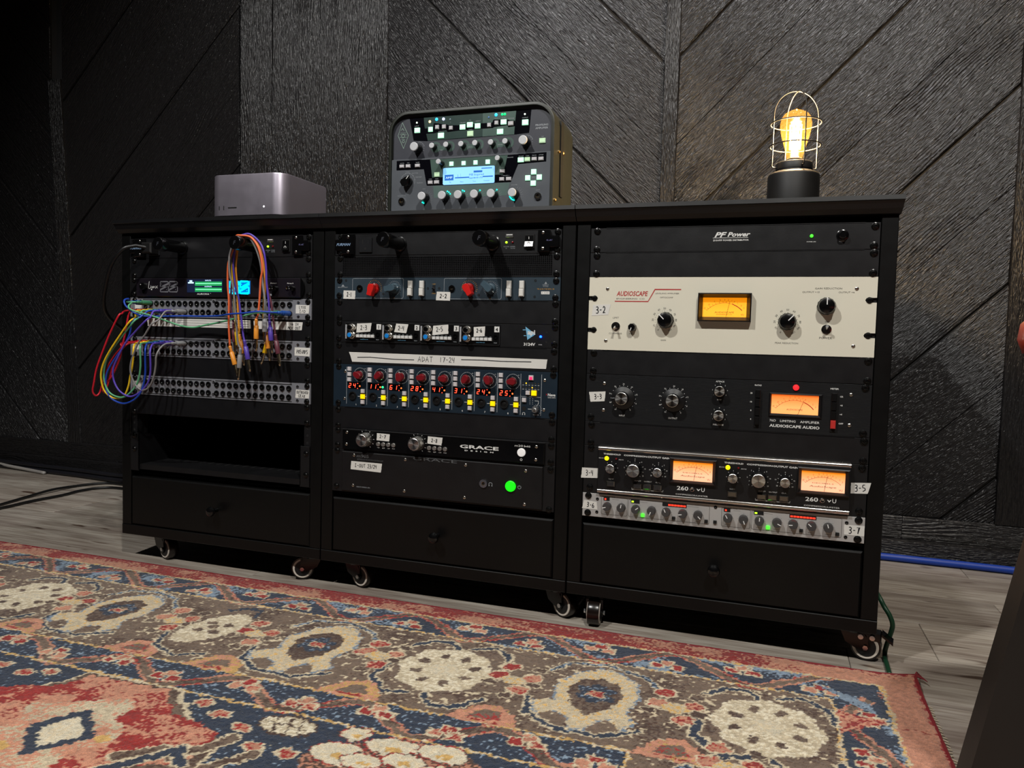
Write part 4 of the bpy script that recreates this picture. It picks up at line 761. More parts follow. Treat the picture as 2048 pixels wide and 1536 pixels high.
MB().lathe(0, 0, [(8.2, 0), (8.2, -2.4), (7.6, -2.8), (7, -2.4), (6.8, -3.6), (.3, -4)], 24).build('power_button', lit('white_lit_button', (226, 224, 222), .35), t, (417.2, F9, -22.2), label='white round power button')
# monitor controller base, two spaces
t = unit('M', 10, 'monitor_controller', 'matte black two space monitor controller with a bright green power button', 'monitor controller')
plate(t, 2, BLKP); chassis(t, 2, 260); screws(t, [(11.4, -3), (10.6, -78), (474.2, -7.4), (473.5, -84)]); MB().box(24.6, 460, FP - 4, FP, -86, -3, 1.5).build('front_panel', BLKP, t)
F10 = FP - 4; screws(t, [(53.6, -9.9), (52.3, -73), (171.1, -10.4), (169.9, -74.6), (302.4, -11.2), (301.5, -76), (426.3, -12.9), (425.4, -78)], sm_, F10, 'small_screw')
gy = MB(); wh = MB(); y = F10 - .15; gy.text('m905', 74, -10.4, 6, 28, y, .03); gy.text('REFERENCE MONITOR CONTROLLER', 91, -17.6, 2.6, 60, y); gy.text('GRACE', 236, -6.4, 6.4, 96, y, .0); wh.text('GRACE DESIGN USA', 76, -75, 2.4, 32, y)
wh.ribbon(arc(355.3, -45, 3.6, -120, 120, 10), .9, y); wh.box(351.3, 353.2, y, y + .05, -48.6, -45.4); wh.box(357.4, 359.3, y, y + .05, -48.6, -45.4); wh.ribbon(arc(414.4, -45.4, 3.2, 30, 330, 14), .8, y); wh.ribbon([(414.4, -41.4), (414.4, -45)], .8, y)
gy.build('logo', mat('faint_grey_print', (88, 90, 92), .5), t, smooth=0); wh.build('lettering', GRYP, t, smooth=0)
link('jack', jack_mesh(8.2, 3.6, CHR), t, (340.9, F10, -44.4)); MB().lathe(0, 0, [(10.4, 0), (10.4, -2.5), (9.6, -3), (9.4, -4.6), (.3, -5)], 28).build('power_button', lit('green_lit_button', (20, 255, 20), 1.1), t, (396.7, F10, -44.8), label='bright green round power button')
# ======================== left cart
blank('L', 1, 'blank black panel below the power conditioner of the left cart')
t = unit('L', 2, 'audio_interface', 'black audio interface with a cyan lit logo and green level bars in the left cart', 'audio interface')
plate(t, 1, BLKP); chassis(t, 1); screws(t, [(11.8, -4.5), (11.8, -36), (476.5, -5.6), (475.5, -37)])
BODY = mat('dark_violet_black_panel', (24, 20, 27), .35); F2 = FP - 5; y = F2 - .15
MB().box(22, 458, F2, FP, -42.4, -1.2, 1.2).build('front_panel', BODY, t); MB().prism([(458, -2)] + [(458 + 9 * math.sin(math.radians(a)), -21.8 + 19.6 * math.cos(math.radians(a))) for a in range(15, 180, 15)] + [(458, -41.6)], F2 + .8, FP).build('end_cap', BLKG, t)
kb = KN([(8.4, 0), (8.2, -8), (7.4, -9.5), (.3, -9.6)], [BLKG, POINT], 24, ptr=(4, 5.6, 1.6, -9.5)); knob(t, kb, 47.5, -19.6, -40, F2)
gy = MB()
def emblem(mb, x0, x1, z0, z1, y, wd):
    """two square digits, each a round cornered frame with a slash"""
    w_ = (x1 - x0) / 2; 
    for i in range(2):
        a, b = x0 + i * w_ + wd * .6, x0 + (i + 1) * w_ - wd * .6; mz = (z0 + z1) / 2; h = z0 - z1
        mb.ribbon([(a, mz), (a, z0 - 1.2), (a + 1.2, z0), (b - 3, z0), (b, z0 - 2), (b, z0 - h * .2), (a + 1, mz - h * .02)], wd, y)
        mb.ribbon([(a + 1, mz - h * .02), (a, mz - .4), (b - 1, mz + .6), (b, mz - 1.2), (b, z1 + 2), (b - 1.5, z1), (a + 1, z1), (a, z1 + 1.2), (a + .5, z1 + h * .22), (b - 2, mz + 1)], wd, y)
        mb.ring(a + 3.6, z0 - h * .24, .3, 1.1, y, y + .02, 8); mb.ring(b - 5, z1 + h * .22, .3, 1.1, y, y + .02, 8)
emblem(gy, 90, 140.4, -8.8, -31.6, y, 2.1); gy.build('logo', mat('silver_logo', (165, 165, 172), .3, .6), t, smooth=0)
wh = MB(); 
for P in ([(60, -8), (57.5, -24), (60.5, -24.6), (64, -22.6)], [(64.5, -18), (65, -22.5), (69, -19), (67, -28), (65, -27.5), (70, -21)], [(70.5, -18.5), (70.8, -23.5), (74, -18.8), (75.5, -23), (77, -21)], [(78, -18.5), (83.5, -23.5)], [(84, -18), (77.5, -24)]): wh.ribbon(P, 1.1, y)
wh.text('AURORA', 209, -36, 3.6, 33, y, .025); wh.text('n', 229, -34.6, 1.6, 3, y); wh.text('Phones A', 392.5, -12, 2.8, 15, y); wh.text('Phones B', 433.9, -12.4, 2.8, 15, y); wh.build('lettering', WHT, t, smooth=0)
ds = MB().box(166, 261, -.5, 0, -32.6, -3.8).build('display', mat('navy_display', (24, 32, 54), .15, emit=(24, 34, 66), es=.5), t, (0, F2, 0)); mb = MB(); mb2 = MB()
for z in (-8.6, -21.6): mb.box(187.5, 259.5, -.7, -.5, z - 9.6, z - .3); mb2.box(189, 259, -.8, -.7, z - 5.6, z - 3.4)
mb.build('green_bars', lit('green_meter_bars', (26, 130, 72), .9), ds); mb2.build('bright_bars', lit('bright_green_bars', (120, 235, 170), .9), ds)
mb = MB(); mb.box(168.5, 184, -.7, -.5, -13, -10); mb.box(172.5, 180, -.7, -.5, -9.4, -6); mb.text('INPUTS', 223, -6.4, 2.6, 16, -.8, .03); mb.text('OUTPUTS', 223, -19.6, 2.6, 19, -.8, .03); mb.build('display_text', lit('white_blue_display_text', (190, 225, 255), .9), ds, smooth=0)
mb = MB(); emblem(mb, 279, 331.4, -8.4, -34, -.3, 3.2); mb.build('lit_logo', lit('cyan_lit_logo', (0, 205, 255), 2.2), t, (0, F2, 0), smooth=0); MB().box(277, 333, -.15, 0, -35.5, -7).build('logo_window', lit('cyan_backlight', (0, 105, 190), 1.1), t, (0, F2, 0))
JS = jack_mesh(4.2, 2.6, CHR)
for x in (385.2, 427): link('jack', JS, t, (x, F2, -22)); 
KV = KN([(5.4, 0), (5.2, -9), (4.6, -10), (.3, -10)], [BLKG, POINT], 18, ptr=(3, 4.2, 1, -9.9))
for x in (399.6, 441.6): knob(t, KV, x, -23.4, -100, F2)
MB().prism(rr(376.5, 388, -38.8, -34.8, 1.9), F2 - .2, F2).build('badge', GRYP, t)
# patch bays
PBG = mat('grey_patch_bay_panel', (142, 143, 150), .38, .3, var=.02)
PJ = MB(); PJ.ring(0, 0, 2.9, 6.1, -2.2, 0, 16); PJ.mi = 1; PJ.disc(0, 0, 2.9, -.2, 12); PJ.mi = 2; PJ.add([(-3.9, -1.2, -2.6), (-1.2, -1.2, -2.9), (-1.0, -.6, -.6), (-3.4, -.6, -.4)], [(0, 1, 2, 3)])
PJM = PJ.mesh('jack', [mat('black_jack_nut', (12, 12, 13), .22), VOID, mat('bright_jack_glint', (225, 222, 215), .12, 1.)])
def jx(n): return 44.8 + (n - 1) * 16 if n <= 12 else 243 + (n - 13) * 17.0
def patchbay(u, label):
    t = unit('L', u, 'patch_bay', label, 'patch bay'); plate(t, 1, PBG); chassis(t, 1, 120); screws(t, [(13.5, -6.2), (13.5, -38.4), (474.3, -6.2), (474, -38.6)])
    sl = MB()
    for a, b in ((37, 229), (238.5, 437)):
        for z in (-4.2, -40.6): sl.box(a, b, -.2, 0, z - .9, z + .9)
    sl.build('groove', VOID, t, (0, FP, 0)); sc = mat('zinc_screw', (170, 170, 172), .25, 1.)
    for x, z in ((30.5, -8), (30.5, -37.6), (233.8, -7.4), (233.6, -34.6), (451.2, -8.2), (451.2, -37.4)):
        MB().lathe(0, 0, [(3.6, 0), (3.2, -1), (1.3, -1.4), (1, -.4), (.2, -.4)], 12).build('small_screw', sc, t, (x, FP, z))
    n_ = MB()
    for n in range(1, 25):
        for z in (-12.8, -31.4): link('jack', PJM, t, (jx(n), FP, z))
        n_.text(str(n), jx(n), -22, 2.6, y=FP - .15)
    n_.build('jack_numbers', DRKP, t, smooth=0); return t
patchbay(3, 'upper grey patch bay with colored patch cables plugged into its lower row'); blank('L', 4, 'blank black panel with tape strips between the upper and middle patch bays'); patchbay(5, 'middle grey patch bay with colored plugs in its upper row'); blank('L', 6, 'blank black panel between the middle and lower patch bays'); patchbay(7, 'lower grey patch bay with nothing plugged in'); blank('L', 8, 'blank black panel directly above the open bay of the left cart')
# rack shelf in the open bay
t = unit('L', 9, 'rack_shelf', 'black vented rack shelf in the open bay of the left cart', 'shelf')
for x0, x1, xi in ((1, 24, 22.4), (458.6, 481.6, 458.6)):
    mb = MB(); mb.box(x0, x1, FP, .6, -3 * U + 1, -U - .5, .3); mb.add([(xi, FP, -U - .5), (xi + 1.6, FP, -U - .5), (xi + 1.6, 330, -96), (xi, 330, -96), (xi, FP, -3 * U + 3), (xi + 1.6, FP, -3 * U + 3), (xi + 1.6, 330, -3 * U + 12), (xi, 330, -3 * U + 12)], [(0, 1, 2, 3), (4, 7, 6, 5), (0, 4, 5, 1), (3, 2, 6, 7), (0, 3, 7, 4), (1, 5, 6, 2)]); mb.build('side_bracket', BLKP, t)
mb = MB(); mb.add([(24, 2, -3 * U + 16), (458, 2, -3 * U + 16), (458, 330, -3 * U + 16), (24, 330, -3 * U + 16), (24, 2, -3 * U + 4), (458, 2, -3 * U + 4), (458, 3.5, -3 * U + 14), (24, 3.5, -3 * U + 14), (24, 330, -3 * U + 14), (458, 330, -3 * U + 14)], [(0, 1, 2, 3), (0, 4, 5, 1), (4, 7, 6, 5), (7, 8, 9, 6)])
tr = mb.build('tray', BLKP, t, smooth=0); mb = MB()
for i in range(16):
    for j in range(3): x, y_ = 60 + i * 24, 70 + j * 90; mb.add([(x, y_, -3 * U + 16.2), (x + 5, y_, -3 * U + 16.2), (x + 5, y_ + 55, -3 * U + 16.2), (x, y_ + 55, -3 * U + 16.2)], [(0, 1, 2, 3)])
mb.build('vent_slot', VOID, tr, kind='stuff'); screws(t, [(12.5, -50.5), (12.5, -82), (474, -60), (474, -106)])
# ======================== label tapes, each a thing of its own
def tape(k, u, word, corners, txt, y, pen=.9, extra=None, name='tape_label', th=.35):
    """corners (x,z) in the panel's millimetres, tl tr br bl"""
    x0 = OX[k]; zt = RT - u * U; cx = sum(c[0] for c in corners) / 4; cz = sum(c[1] for c in corners) / 4
    t = thing(name, word, 'label', (x0 + cx, y, zt + cz)); P = [(a - cx, b - cz) for a, b in corners]; E = []
    for i in range(4):
        a, b = P[i], P[(i + 1) % 4]; n = 5 if i % 2 else 3
        for q in range(n): f = q / n; j = (random.uniform(-.35, .35) if q and i % 2 else 0); E.append((a[0] + (b[0] - a[0]) * f + j, a[1] + (b[1] - a[1]) * f))
    MB().prism(E, -th, 0).build('strip', TAPE, t, smooth=0); mb = MB()
    ang = math.atan2(P[1][1] - P[0][1], P[1][0] - P[0][0])
    for a in txt: write(mb, *a, -th - .1, pen)
    if extra: extra(mb, -th - .1)
    if ang: ca, sa = math.cos(ang), math.sin(ang); mb.v = [(v[0] * ca - v[2] * sa, v[1], v[0] * sa + v[2] * ca) for v in mb.v]
    mb.build('handwriting', INK, t, smooth=0); return t
YF = FP - .05
tape('R', 2, 'white tape reading 3-2 on the cream leveling amplifier', [(8.5, -51), (40.8, -49.4), (36.8, -68.8), (5.8, -71)], [('3-2', -.5, 0, 12, 19)], YF, 1.7)
tape('R', 6, 'white tape reading 3-3 on the brushed black limiting amplifier', [(5.6, -34), (36.7, -31.6), (35.3, -49.8), (9.1, -52)], [('3-3', 1, 0, 9, 15)], YF, 1.3)
tape('R', 9, 'white tape reading 3-4 at the left ear of the compressor limiter', [(-2.8, -42.5), (27.8, -41.8), (27, -60), (-4.4, -61.8)], [('3-4', -.5, 0, 10, 15)], YF, 1.2)
tape('R', 9, 'white tape reading 3-5 at the right ear of the compressor limiter', [(458, -32), (488.6, -30), (484, -48.5), (458, -50)], [('3-5', 0, 0, 11, 18)], YF, 1.4)
tape('R', 11, 'white tape reading 3-6 at the left end of the silver processor', [(2.8, -14.2), (27.1, -16.2), (28.7, -30.4), (-.8, -30)], [('3-6', 1, 0, 8.5, 15)], YF, 1.4)
tape('R', 11, 'white tape reading 3-7 at the right end of the silver processor', [(450.8, -15), (482.4, -14.6), (481.8, -32), (451.3, -31.6)], [('3-7', 0, 0, 11, 18)], YF, 1.5)
tape('M', 2, 'white tape reading 2-1 on the slate blue preamp', [(21.4, -26.4), (49, -27), (48.1, -44), (20.4, -43.4)], [('2-1', 0, .5, 9, 12)], YF, 1.4)
tape('M', 2, 'white tape reading 2-2 between the switches and the second half of the slate blue preamp', [(231, -28), (260.6, -28.6), (259.6, -45.6), (229.6, -45)], [('2-2', 0, 0, 8, 16)], YF, 1.4)
Y4 = FP - 2.3
tape('M', 4, 'white tape reading 2-3 on the first channel of the four channel preamp', [(55.2, -5), (88.7, -3.4), (85.7, -21), (53.2, -23.6)], [('2-3', 0, 0, 9, 16)], Y4, 1.3)
tape('M', 4, 'white tape reading 2-4 on the second channel of the four channel preamp', [(144.3, -3.6), (171.4, -4.6), (166.8, -22.4), (140, -20.6)], [('2-4', 0, 0, 9, 14)], Y4, 1.3)
tape('M', 4, 'white tape reading 2-5 on the third channel of the four channel preamp', [(226.2, -6.4), (258, -3.6), (258.6, -21.6), (223.6, -25)], [('2-5', -2, 1, 9, 15)], Y4, 1.3)
tape('M', 4, 'white tape reading 2-6 on the fourth channel of the four channel preamp', [(311.9, -7.4), (335.4, -5.6), (335, -24.6), (312.6, -26)], [('2-6', 0, 2, 7.5, 12)], Y4, 1.5)
def adat(mb, y):
    mb.ribbon([(-194.5, -1), (-165, .2), (-110, -2), (-65.6, -1.6)], 1.7, y); mb.ribbon([(36, 2.6), (80, 3.4), (120, 2.4), (180, 3.6)], 1.7, y)
tape('M', 5, 'long white tape strip reading ADAT 17-24 in the middle cart', [(36.1, -19.4), (461.8, -21), (459.3, -39), (43.7, -39.2)], [('ADAT', -41, .4, 10.5, 34), ('17-24', 6, 1, 10, 34)], YF, 1.1, adat)
tape('M', 9, 'white tape reading 2-7 beside the first silver knob', [(106.4, -5), (135.6, -5.6), (134.6, -20.4), (106, -19.6)], [('2-7', -1, 1, 7, 15)], F9 - .05, 1.2)
tape('M', 9, 'white tape reading 2-8 beside the second silver knob', [(220.4, -4), (252.6, -5), (250.2, -20.6), (219.8, -18.6)], [('2-8', -1, 0, 7, 14)], F9 - .05, 1.3)
tape('M', 10, 'white tape reading I-OUT 23/24 on the matte black monitor controller', [(47.4, -22.4), (118.8, -22.8), (116.3, -41.2), (46.2, -39.6)], [('I-OUT', -14, 1, 7, 26), ('23/24', 14, 1, 8, 22)], F10 - .05, 1.1)
tape('L', 3, 'white tape reading LYNX I/O at the right end of the upper patch bay', [(445, -12.6), (477.6, -13), (476.6, -30.8), (444.6, -31)], [('LYNX', 0, 4, 6, 17), ('I/O', 0, -4.4, 6, 16)], YF, 1)
tape('L', 4, 'white tape reading 16 IN MON OUT below the upper patch bay', [(422, -4.6), (462.2, -4.8), (459.6, -21.6), (421.6, -21.4)], [('16 IN', 0, 4, 5, 22), ('MON OUT', 0, -4.2, 6.4, 32)], YF, 1.2)
tape('L', 5, 'white tape reading PREAMPS at the right end of the middle patch bay', [(443.2, -13.4), (481, -14), (479.8, -31.8), (442.6, -31)], [('PREAMPS', 0, 0, 8, 28)], YF, 1.1)
tape('L', 7, 'white tape reading OUTBOARD GEAR at the right end of the lower patch bay', [(447, -14), (480.6, -14.4), (479.4, -31.8), (446, -31.8)], [('OUTBOARD', 0, 3.6, 6, 29), ('GEAR', -1, -4.4, 6, 18)], YF, 1)
tape('L', 3, 'small white tape under the green plug at the left end of the upper patch bay', [(14, -15), (34, -15.6), (34, -29), (14, -28.6)], [], YF)
tape('L', 5, 'small white tape at the left end of the middle patch bay', [(8, -14), (30, -14), (30, -30), (8, -30)], [], YF)
tape('L', 7, 'small white tape at the left end of the lower patch bay', [(8, -14), (30, -14), (30, -30), (8, -30)], [], YF)
def rows(n0, n1, m_, x0, x1):
    def f(mb, y):
        for z in (5.4, 0, -5): mb.ribbon([(x0, z), (x1, z)], .8, y)
    return f
tape('L', 4, 'long white tape strip with ruled lines below the upper patch bay', [(49, -2), (330, -2.6), (331, -20.6), (51, -20)], [('I1I/1I1I/1', -97, 1.5, 11, 78)], YF, .9, rows(0, 0, 0, -56, 136))
tape('L', 4, 'short wrinkled white tape behind the hanging orange plug', [(338.9, -3.6), (420.6, -4.4), (420.2, -21.6), (339.5, -20.6)], [], YF)
# ======================== computer
TOPZ = RT + 40
SILVER = mat('bead_blasted_aluminium', (192, 185, 198), .38, .88, bump=.06, bscale=2500, var=.01)
t = thing('desktop_computer', 'small silver box shaped computer on top of the left cart', 'computer', (-326, 8, TOPZ))
o = rr(0, 190, 0, 186, 27, 10); mb = MB(); n = len(o); vs = []
for z, k in ((7, 0), (92, 0), (94.6, .6), (95.4, 2)):
    for x, y in o: dx, dy = x - 95, y - 93; L_ = math.hypot(dx, dy); vs.append((x - dx / L_ * k, y - dy / L_ * k, z))
fs = [(l * n + i, l * n + (i + 1) % n, (l + 1) * n + (i + 1) % n, (l + 1) * n + i) for l in range(3) for i in range(n)] + [tuple(range(3 * n, 4 * n)), tuple(range(n))[::-1]]
mb.add(vs, fs).build('body', SILVER, t, smooth=40); MB().lathez(95, 93, [(78, 0), (84, 7)], 40).build('base', mat('dark_vent_ring', (20, 20, 20), .6), t)
for x in (27, 39): MB().prism(rr(x - 1.1, x + 1.1, 19, 28, 1), -.15, .3).build('usb_port', VOID, t)
MB().prism(rr(50, 73, 22, 25, 1), -.15, .3).build('card_slot', VOID, t); MB().disc(143, 24, 2, -.2).build('power_light', lit('white_led', (255, 255, 255), 2), t)
# ======================== profiling amplifier
t = thing('profiling_amplifier', 'dark profiling guitar amplifier with lit buttons and a blue screen on the middle cart', 'amplifier', (122, 14, TOPZ - .5))
OLIVE = mat('dark_olive_shell', (30, 33, 26), .45, bump=.3, bscale=700)
AW, AH, AD = 332, 189, 128            # face size; face top left is (0, AH) in local x,z
OZ = 5                               # face bottom above the board
def outline(g, r): 
    o = []
    x0, x1, z0, z1 = -g, AW + g, OZ - (g if g < 4 else 3), OZ + AH + g
    for cx, cz, a in ((x1 - r, z1 - r, 0), (x0 + r, z1 - r, 90)):
        for i in range(9): q = math.radians(a + 90 * i / 8); o.append((cx + r * math.cos(q), cz + r * math.sin(q)))
    return o + [(x0, z0), (x1, z0)]
oo, oi = outline(6.5, 42), outline(.5, 36); n = len(oo); mb = MB()
vs = [(a, AD, b) for a, b in oo] + [(a, -8, b) for a, b in oo] + [(a, -9, b) for a, b in outline(5, 41)] + [(a, -9, b) for a, b in oi] + [(a, 2, b) for a, b in oi]
mb.add(vs, [(l * n + i, l * n + (i + 1) % n, (l + 1) * n + (i + 1) % n, (l + 1) * n + i) for l in range(4) for i in range(n)] + [tuple(range(n))[::-1]]); mb.build('shell', OLIVE, t, smooth=35)
UPP = mat('upper_dark_face', (58, 60, 68), .45); LOW = mat('lower_grey_face', (84, 88, 94), .4)
def A(z): return OZ + AH + z         # z below the face top edge
SP = -85.5
up = [p for p in oi if p[1] > A(SP)]; a_ = MB().prism([(0, A(SP)), (AW, A(SP))] + up, -1, 2).build('upper_face', UPP, t, smooth=0)
MB().add([(0, -6, OZ - 2), (AW, -6, OZ - 2), (AW, -6, A(SP) - 2), (0, -6, A(SP) - 2), (AW, -1, A(SP)), (0, -1, A(SP)), (0, 2, OZ - 2), (AW, 2, OZ - 2)], [(0, 1, 2, 3), (3, 2, 4, 5), (0, 6, 7, 1)]).build('lower_face', LOW, t, smooth=0)
YU, YL = -1, -6
pan = mat('glossy_black_panel', (8, 8, 14), .16); gr1 = mat('dark_green_panel', (48, 66, 62), .3); gr2 = mat('mid_green_panel', (78, 98, 92), .3); gr3 = mat('pale_green_panel', (70, 92, 84), .32)
F = lambda pts, y, nm, m_: MB().flat([(x, A(z)) for x, z in pts][::-1], y).build(nm, m_, t, smooth=0)
F([(35, -4.6), (290, -5), (286.6, -49.2), (255, -51), (74, -52.5), (45, -50)], YU - .1, 'black_panel', pan)
F([(66.4, -6), (134, -5.4), (134.5, -51), (76, -52), (68, -22)], YU - .2, 'green_panel', gr1); F([(134, -5.4), (191.4, -5.2), (191.6, -50.6), (134.5, -51)], YU - .2, 'green_panel', gr1); F([(191.6, -5.2), (259.6, -6), (256.6, -50.4), (191.8, -50.6)], YU - .2, 'green_panel', gr2)
mb = MB(); mb.ribbon([(66, A(-33)), (88, A(-33)), (90, A(-28)), (116, A(-28)), (119, A(-31)), (140, A(-31)), (155, A(-31)), (190, A(-30.5)), (212, A(-30.5)), (215, A(-27)), (243, A(-27)), (246, A(-30)), (258, A(-30))], 10.5, YU - .3); mb.build('button_track', pan, t, smooth=0)
F([(10.8, -89.4), (84, -90), (246, -89.6), (323.6, -88.4), (323.4, -105.8), (268, -108), (254, -141), (113, -141.4), (78, -141), (71, -108.4), (10.8, -108.2)], YL - .1, 'black_panel', pan)
F([(84.5, -90.6), (246.5, -90.2), (238, -126), (89.5, -125.6)], YL - .2, 'green_panel', gr3); F([(92, -142), (252, -141.6), (247, -166), (94.5, -165.5)], YL - .2, 'green_panel', mat('grey_green_panel', (86, 106, 102), .35))
mb = MB()
for x0, x1 in ((91, 121), (152.6, 181.8), (214, 243)):
    mb.ribbon([(x0 - 6, A(-68)), (x1 + 6, A(-68))], 9, YU - .25)
    for x in (x0, x1): mb.ring(x + 3, A(-65.5), 6, 10.5, YU - .26, YU, 22)
mb.build('knob_surround', gr2, t, smooth=0)
# diamond emblem
mb = MB(); dm = [(19.4, A(-13)), (33.3, A(-39)), (23, A(-64)), (10.3, A(-38.4))]; mb.ribbon(dm, 1.1, YU - .2, True)
cx, cz = 21.6, A(-38.4)
mb.ribbon([(14, cz + 2), (29.6, cz + 1)], .8, YU - .2); mb.ribbon([(14, cz - 3), (29.6, cz - 4)], .8, YU - .2); mb.ring(cx, cz - 1, 3, 4, YU - .22, YU, 16); mb.ribbon([(15.5, cz + 5), (27.5, cz + 4.6)], .8, YU - .2); mb.ribbon([(17, cz + 10), (20, cz + 14), (23.6, cz + 9)], .9, YU - .2); mb.ring(cx + .6, cz - 12, 2, 3, YU - .22, YU, 14)
mb.ribbon([(18, cz - 7), (26, cz - 8)], .8, YU - .2); mb.build('emblem', mat('pale_green_print', (128, 152, 140), .5), t, smooth=0)
LB = lit('lit_green_white_button', (188, 255, 214), .95); UB = mat('unlit_grey_button', (196, 194, 198), .45); LS = lit('softly_lit_button', (176, 205, 168), .6)
for x, z, w_, h_, m_ in [(53, -30.4, 11.5, 9.6, LB), (82, -30.4, 9, 9, LB), (96.2, -27, 8, 8, UB), (110.8, -27, 8, 8, UB), (125.6, -30.3, 7.6, 7.6, UB), (104.7, -43.6, 12.4, 10, LB), (150.3, -30.1, 11.4, 9.4, LB), (165.6, -26.7, 11.6, 9.4, LB), (181.7, -30, 11, 9.4, LB), (166.9, -43.8, 12.4, 10, LS),
                          (205.6, -29.9, 7.6, 7.6, UB), (220.4, -26.6, 7.6, 7.6, UB), (235, -26, 11.4, 9, LB), (249.6, -29.7, 10.6, 8, UB), (228.3, -43.6, 12.2, 9.6, LB), (278.5, -29.5, 12, 10, LB), (313.5, -65.4, 12, 8.6, LS)]:
    button(t, x, A(z), w_, h_, m_, 3, c=1, y=YU)
for x, z, w_, h_, m_ in [(23, -100.8, 10, 6.6, UB), (36.8, -101, 10, 6.6, UB), (57.4, -101, 10.4, 6.6, UB), (86, -135.2, 10, 7, UB), (99.7, -135.2, 10.6, 7, UB), (100, -120.3, 10.6, 8.4, LS), (130.6, -101, 8.2, 8, LB), (156.3, -101, 8, 7.8, LB), (181.2, -101, 8, 8, LB), (206.5, -100.9, 8.6, 8.4, LB), (236.4, -119.8, 10, 6.6, UB), (236, -135, 9.6, 6.8, UB), (249.9, -135, 10.4, 6.8, UB),
                          (273.4, -100.4, 11.6, 8.6, LB), (286.4, -100, 10.4, 7.4, LS), (299.9, -100, 10, 6.6, UB), (313.3, -100.2, 10, 6.6, UB), (299.7, -124, 9.8, 9.4, LB), (288.1, -134.9, 9.6, 9.4, LB), (310.8, -134.5, 9.8, 9.6, LB), (299.2, -145.2, 9.8, 9.4, LB)]:
    button(t, x, A(z), w_, h_, m_, 3, c=1, y=YL)
WL = lit('white_led', (255, 255, 255), 2); CY = lit('sky_blue_led', (40, 175, 255), 2.4); VI = lit('violet_white_led', (180, 190, 255), 2.4); WA = lit('warm_white_led', (255, 220, 150), 2); GG = lit('emerald_led', (0, 225, 110), 1.8)
for x, z, r, m_ in [(51.6, -15.2, 1.9, lit('dim_white_led', (215, 225, 215), .9)), (79.8, -15, 2.6, WA), (94.4, -11.4, 3, CY), (109.2, -11.8, 2.8, VI), (123.5, -13.5, 1.9, mat('unlit_led', (120, 140, 150), .3)), (204.2, -15, 1.8, mat('dim_blue_led', (90, 130, 190), .3)), (219.1, -11.2, 3, CY), (231.6, -11.2, 2.3, GG), (237, -11.2, 2.3, GG), (277.2, -14, 1.9, lit('dim_white_led', (215, 225, 215), .9))]: led(t, x, A(z), r, m_, YU - .2, 1.2)
mb = MB()
for a in [('INPUT', 51.6, -22, 2, 9), ('AMPLIFIER', 150, -21.5, 1.8, 13), ('EQ', 165.6, -18, 1.9, 4), ('CABINET', 181.4, -20.5, 1.8, 12), ('DELAY', 234.6, -17.5, 1.6, 8), ('MOD', 219.6, -18, 1.6, 6), ('REVERB', 249.8, -20, 1.8, 11), ('OUTPUT', 278, -20.6, 2, 12), ('A', 80, -20, 1.6), ('B', 95, -17, 1.6), ('C', 109.6, -17.4, 1.6), ('D', 124.5, -19, 1.6), ('X', 204.6, -20.6, 1.6), ('EFFECTS', 104.7, -35.8, 1.7, 11), ('STACK', 167, -35.8, 1.7, 8), ('EFFECTS', 228.3, -36, 1.7, 11), ('TAP', 313.2, -57.8, 1.7, 5), ('GAIN', 106, -72, 1.9, 6), ('DELAY', 167, -69, 1.9, 8), ('REVERB', 229, -68, 1.9, 9)]: mb.text(a[0], a[1], A(a[2]), *a[3:], y=YU - .4)
mb.text('PROFILING', 311.3, A(-35.9), 3.6, 25, YU - .3, .03); mb.text('AMPLIFIER', 311.3, A(-41.6), 3.6, 25, YU - .3, .03)
for a in [('MASTER', 23, -94.6, 1.9, 9), ('FX', 36.8, -94.6, 1.9, 5), ('NOISE', 57.4, -94.4, 1.9, 8), ('LOCK', 86, -128.6, 1.9, 7), ('NEXT', 99.7, -128.4, 1.9, 7), ('EXIT', 236.4, -113.2, 1.8, 6), ('< PAGE >', 243, -128.4, 1.8, 16), ('BROWSE', 252, -94.6, 1.8, 12), ('ON/OFF', 273.4, -93.4, 1.9, 10), ('COPY', 286.4, -93.2, 1.9, 7), ('PASTE', 299.9, -93.2, 1.9, 8), ('STORE', 313.2, -93, 1.9, 9), ('RIG', 299.3, -134.2, 2, 6), ('VOLUME', 261.2, -146.6, 2.1, 12), ('INPUT', 308.7, -158.2, 2.1, 8), ('TUNER', 35.3, -112.4, 1.9, 9), ('BROWSER', 52, -115.4, 1.9, 13), ('PERFORM', 60, -123.4, 1.9, 13), ('PROFILER', 62.8, -134.8, 1.9, 13), ('HEADPHONE', 23.7, -159, 1.8, 18), ('GAIN', 72.2, -147, 1.9, 6)]: mb.text(a[0], a[1], A(a[2]), *a[3:], y=YL - .3)
mb.ribbon([(x, z) for x, z in arc(36, A(-130.6), 15.8, -70, 110, 18)], .5, YL - .2); dots(mb, 36, A(-130.6), 15.8, -50, 80, 5, 1, YL - .2)
for x in (75.9, 119.1, 152.8, 186.3, 220.7, 263.4): dots(mb, x, A(-164.2), 12.6, -135, 135, 15, .5, YL - .3); dots(mb, x, A(-164.2), 15.2, 20, 130, 7, .35, YL - .3)
for x in (55.8, 281.2): dots(mb, x, A(-67), 12.4, -130, 130, 13, .5, YU - .3); mb.ribbon(arc(x, A(-67), 14, 0, 70, 8), .5, YU - .3)
mb.build('lettering', GRYP, t, smooth=0)
mb = MB()
TL_ = [(75.9, [215, 200]), (119.1, [20, 40, 62]), (152.8, [12, 32]), (186.3, [28]), (220.7, [30]), (263.4, [250, 235, 220, 205, 190])]
for x, L_ in TL_:
    for a in L_: p = pol(x, A(-164.2), 11.3, a); mb.lathe(p[0], p[1], [(1.5, YL), (1.3, YL - 1)], 8)
mb.build('led_ring', TEAL, t)
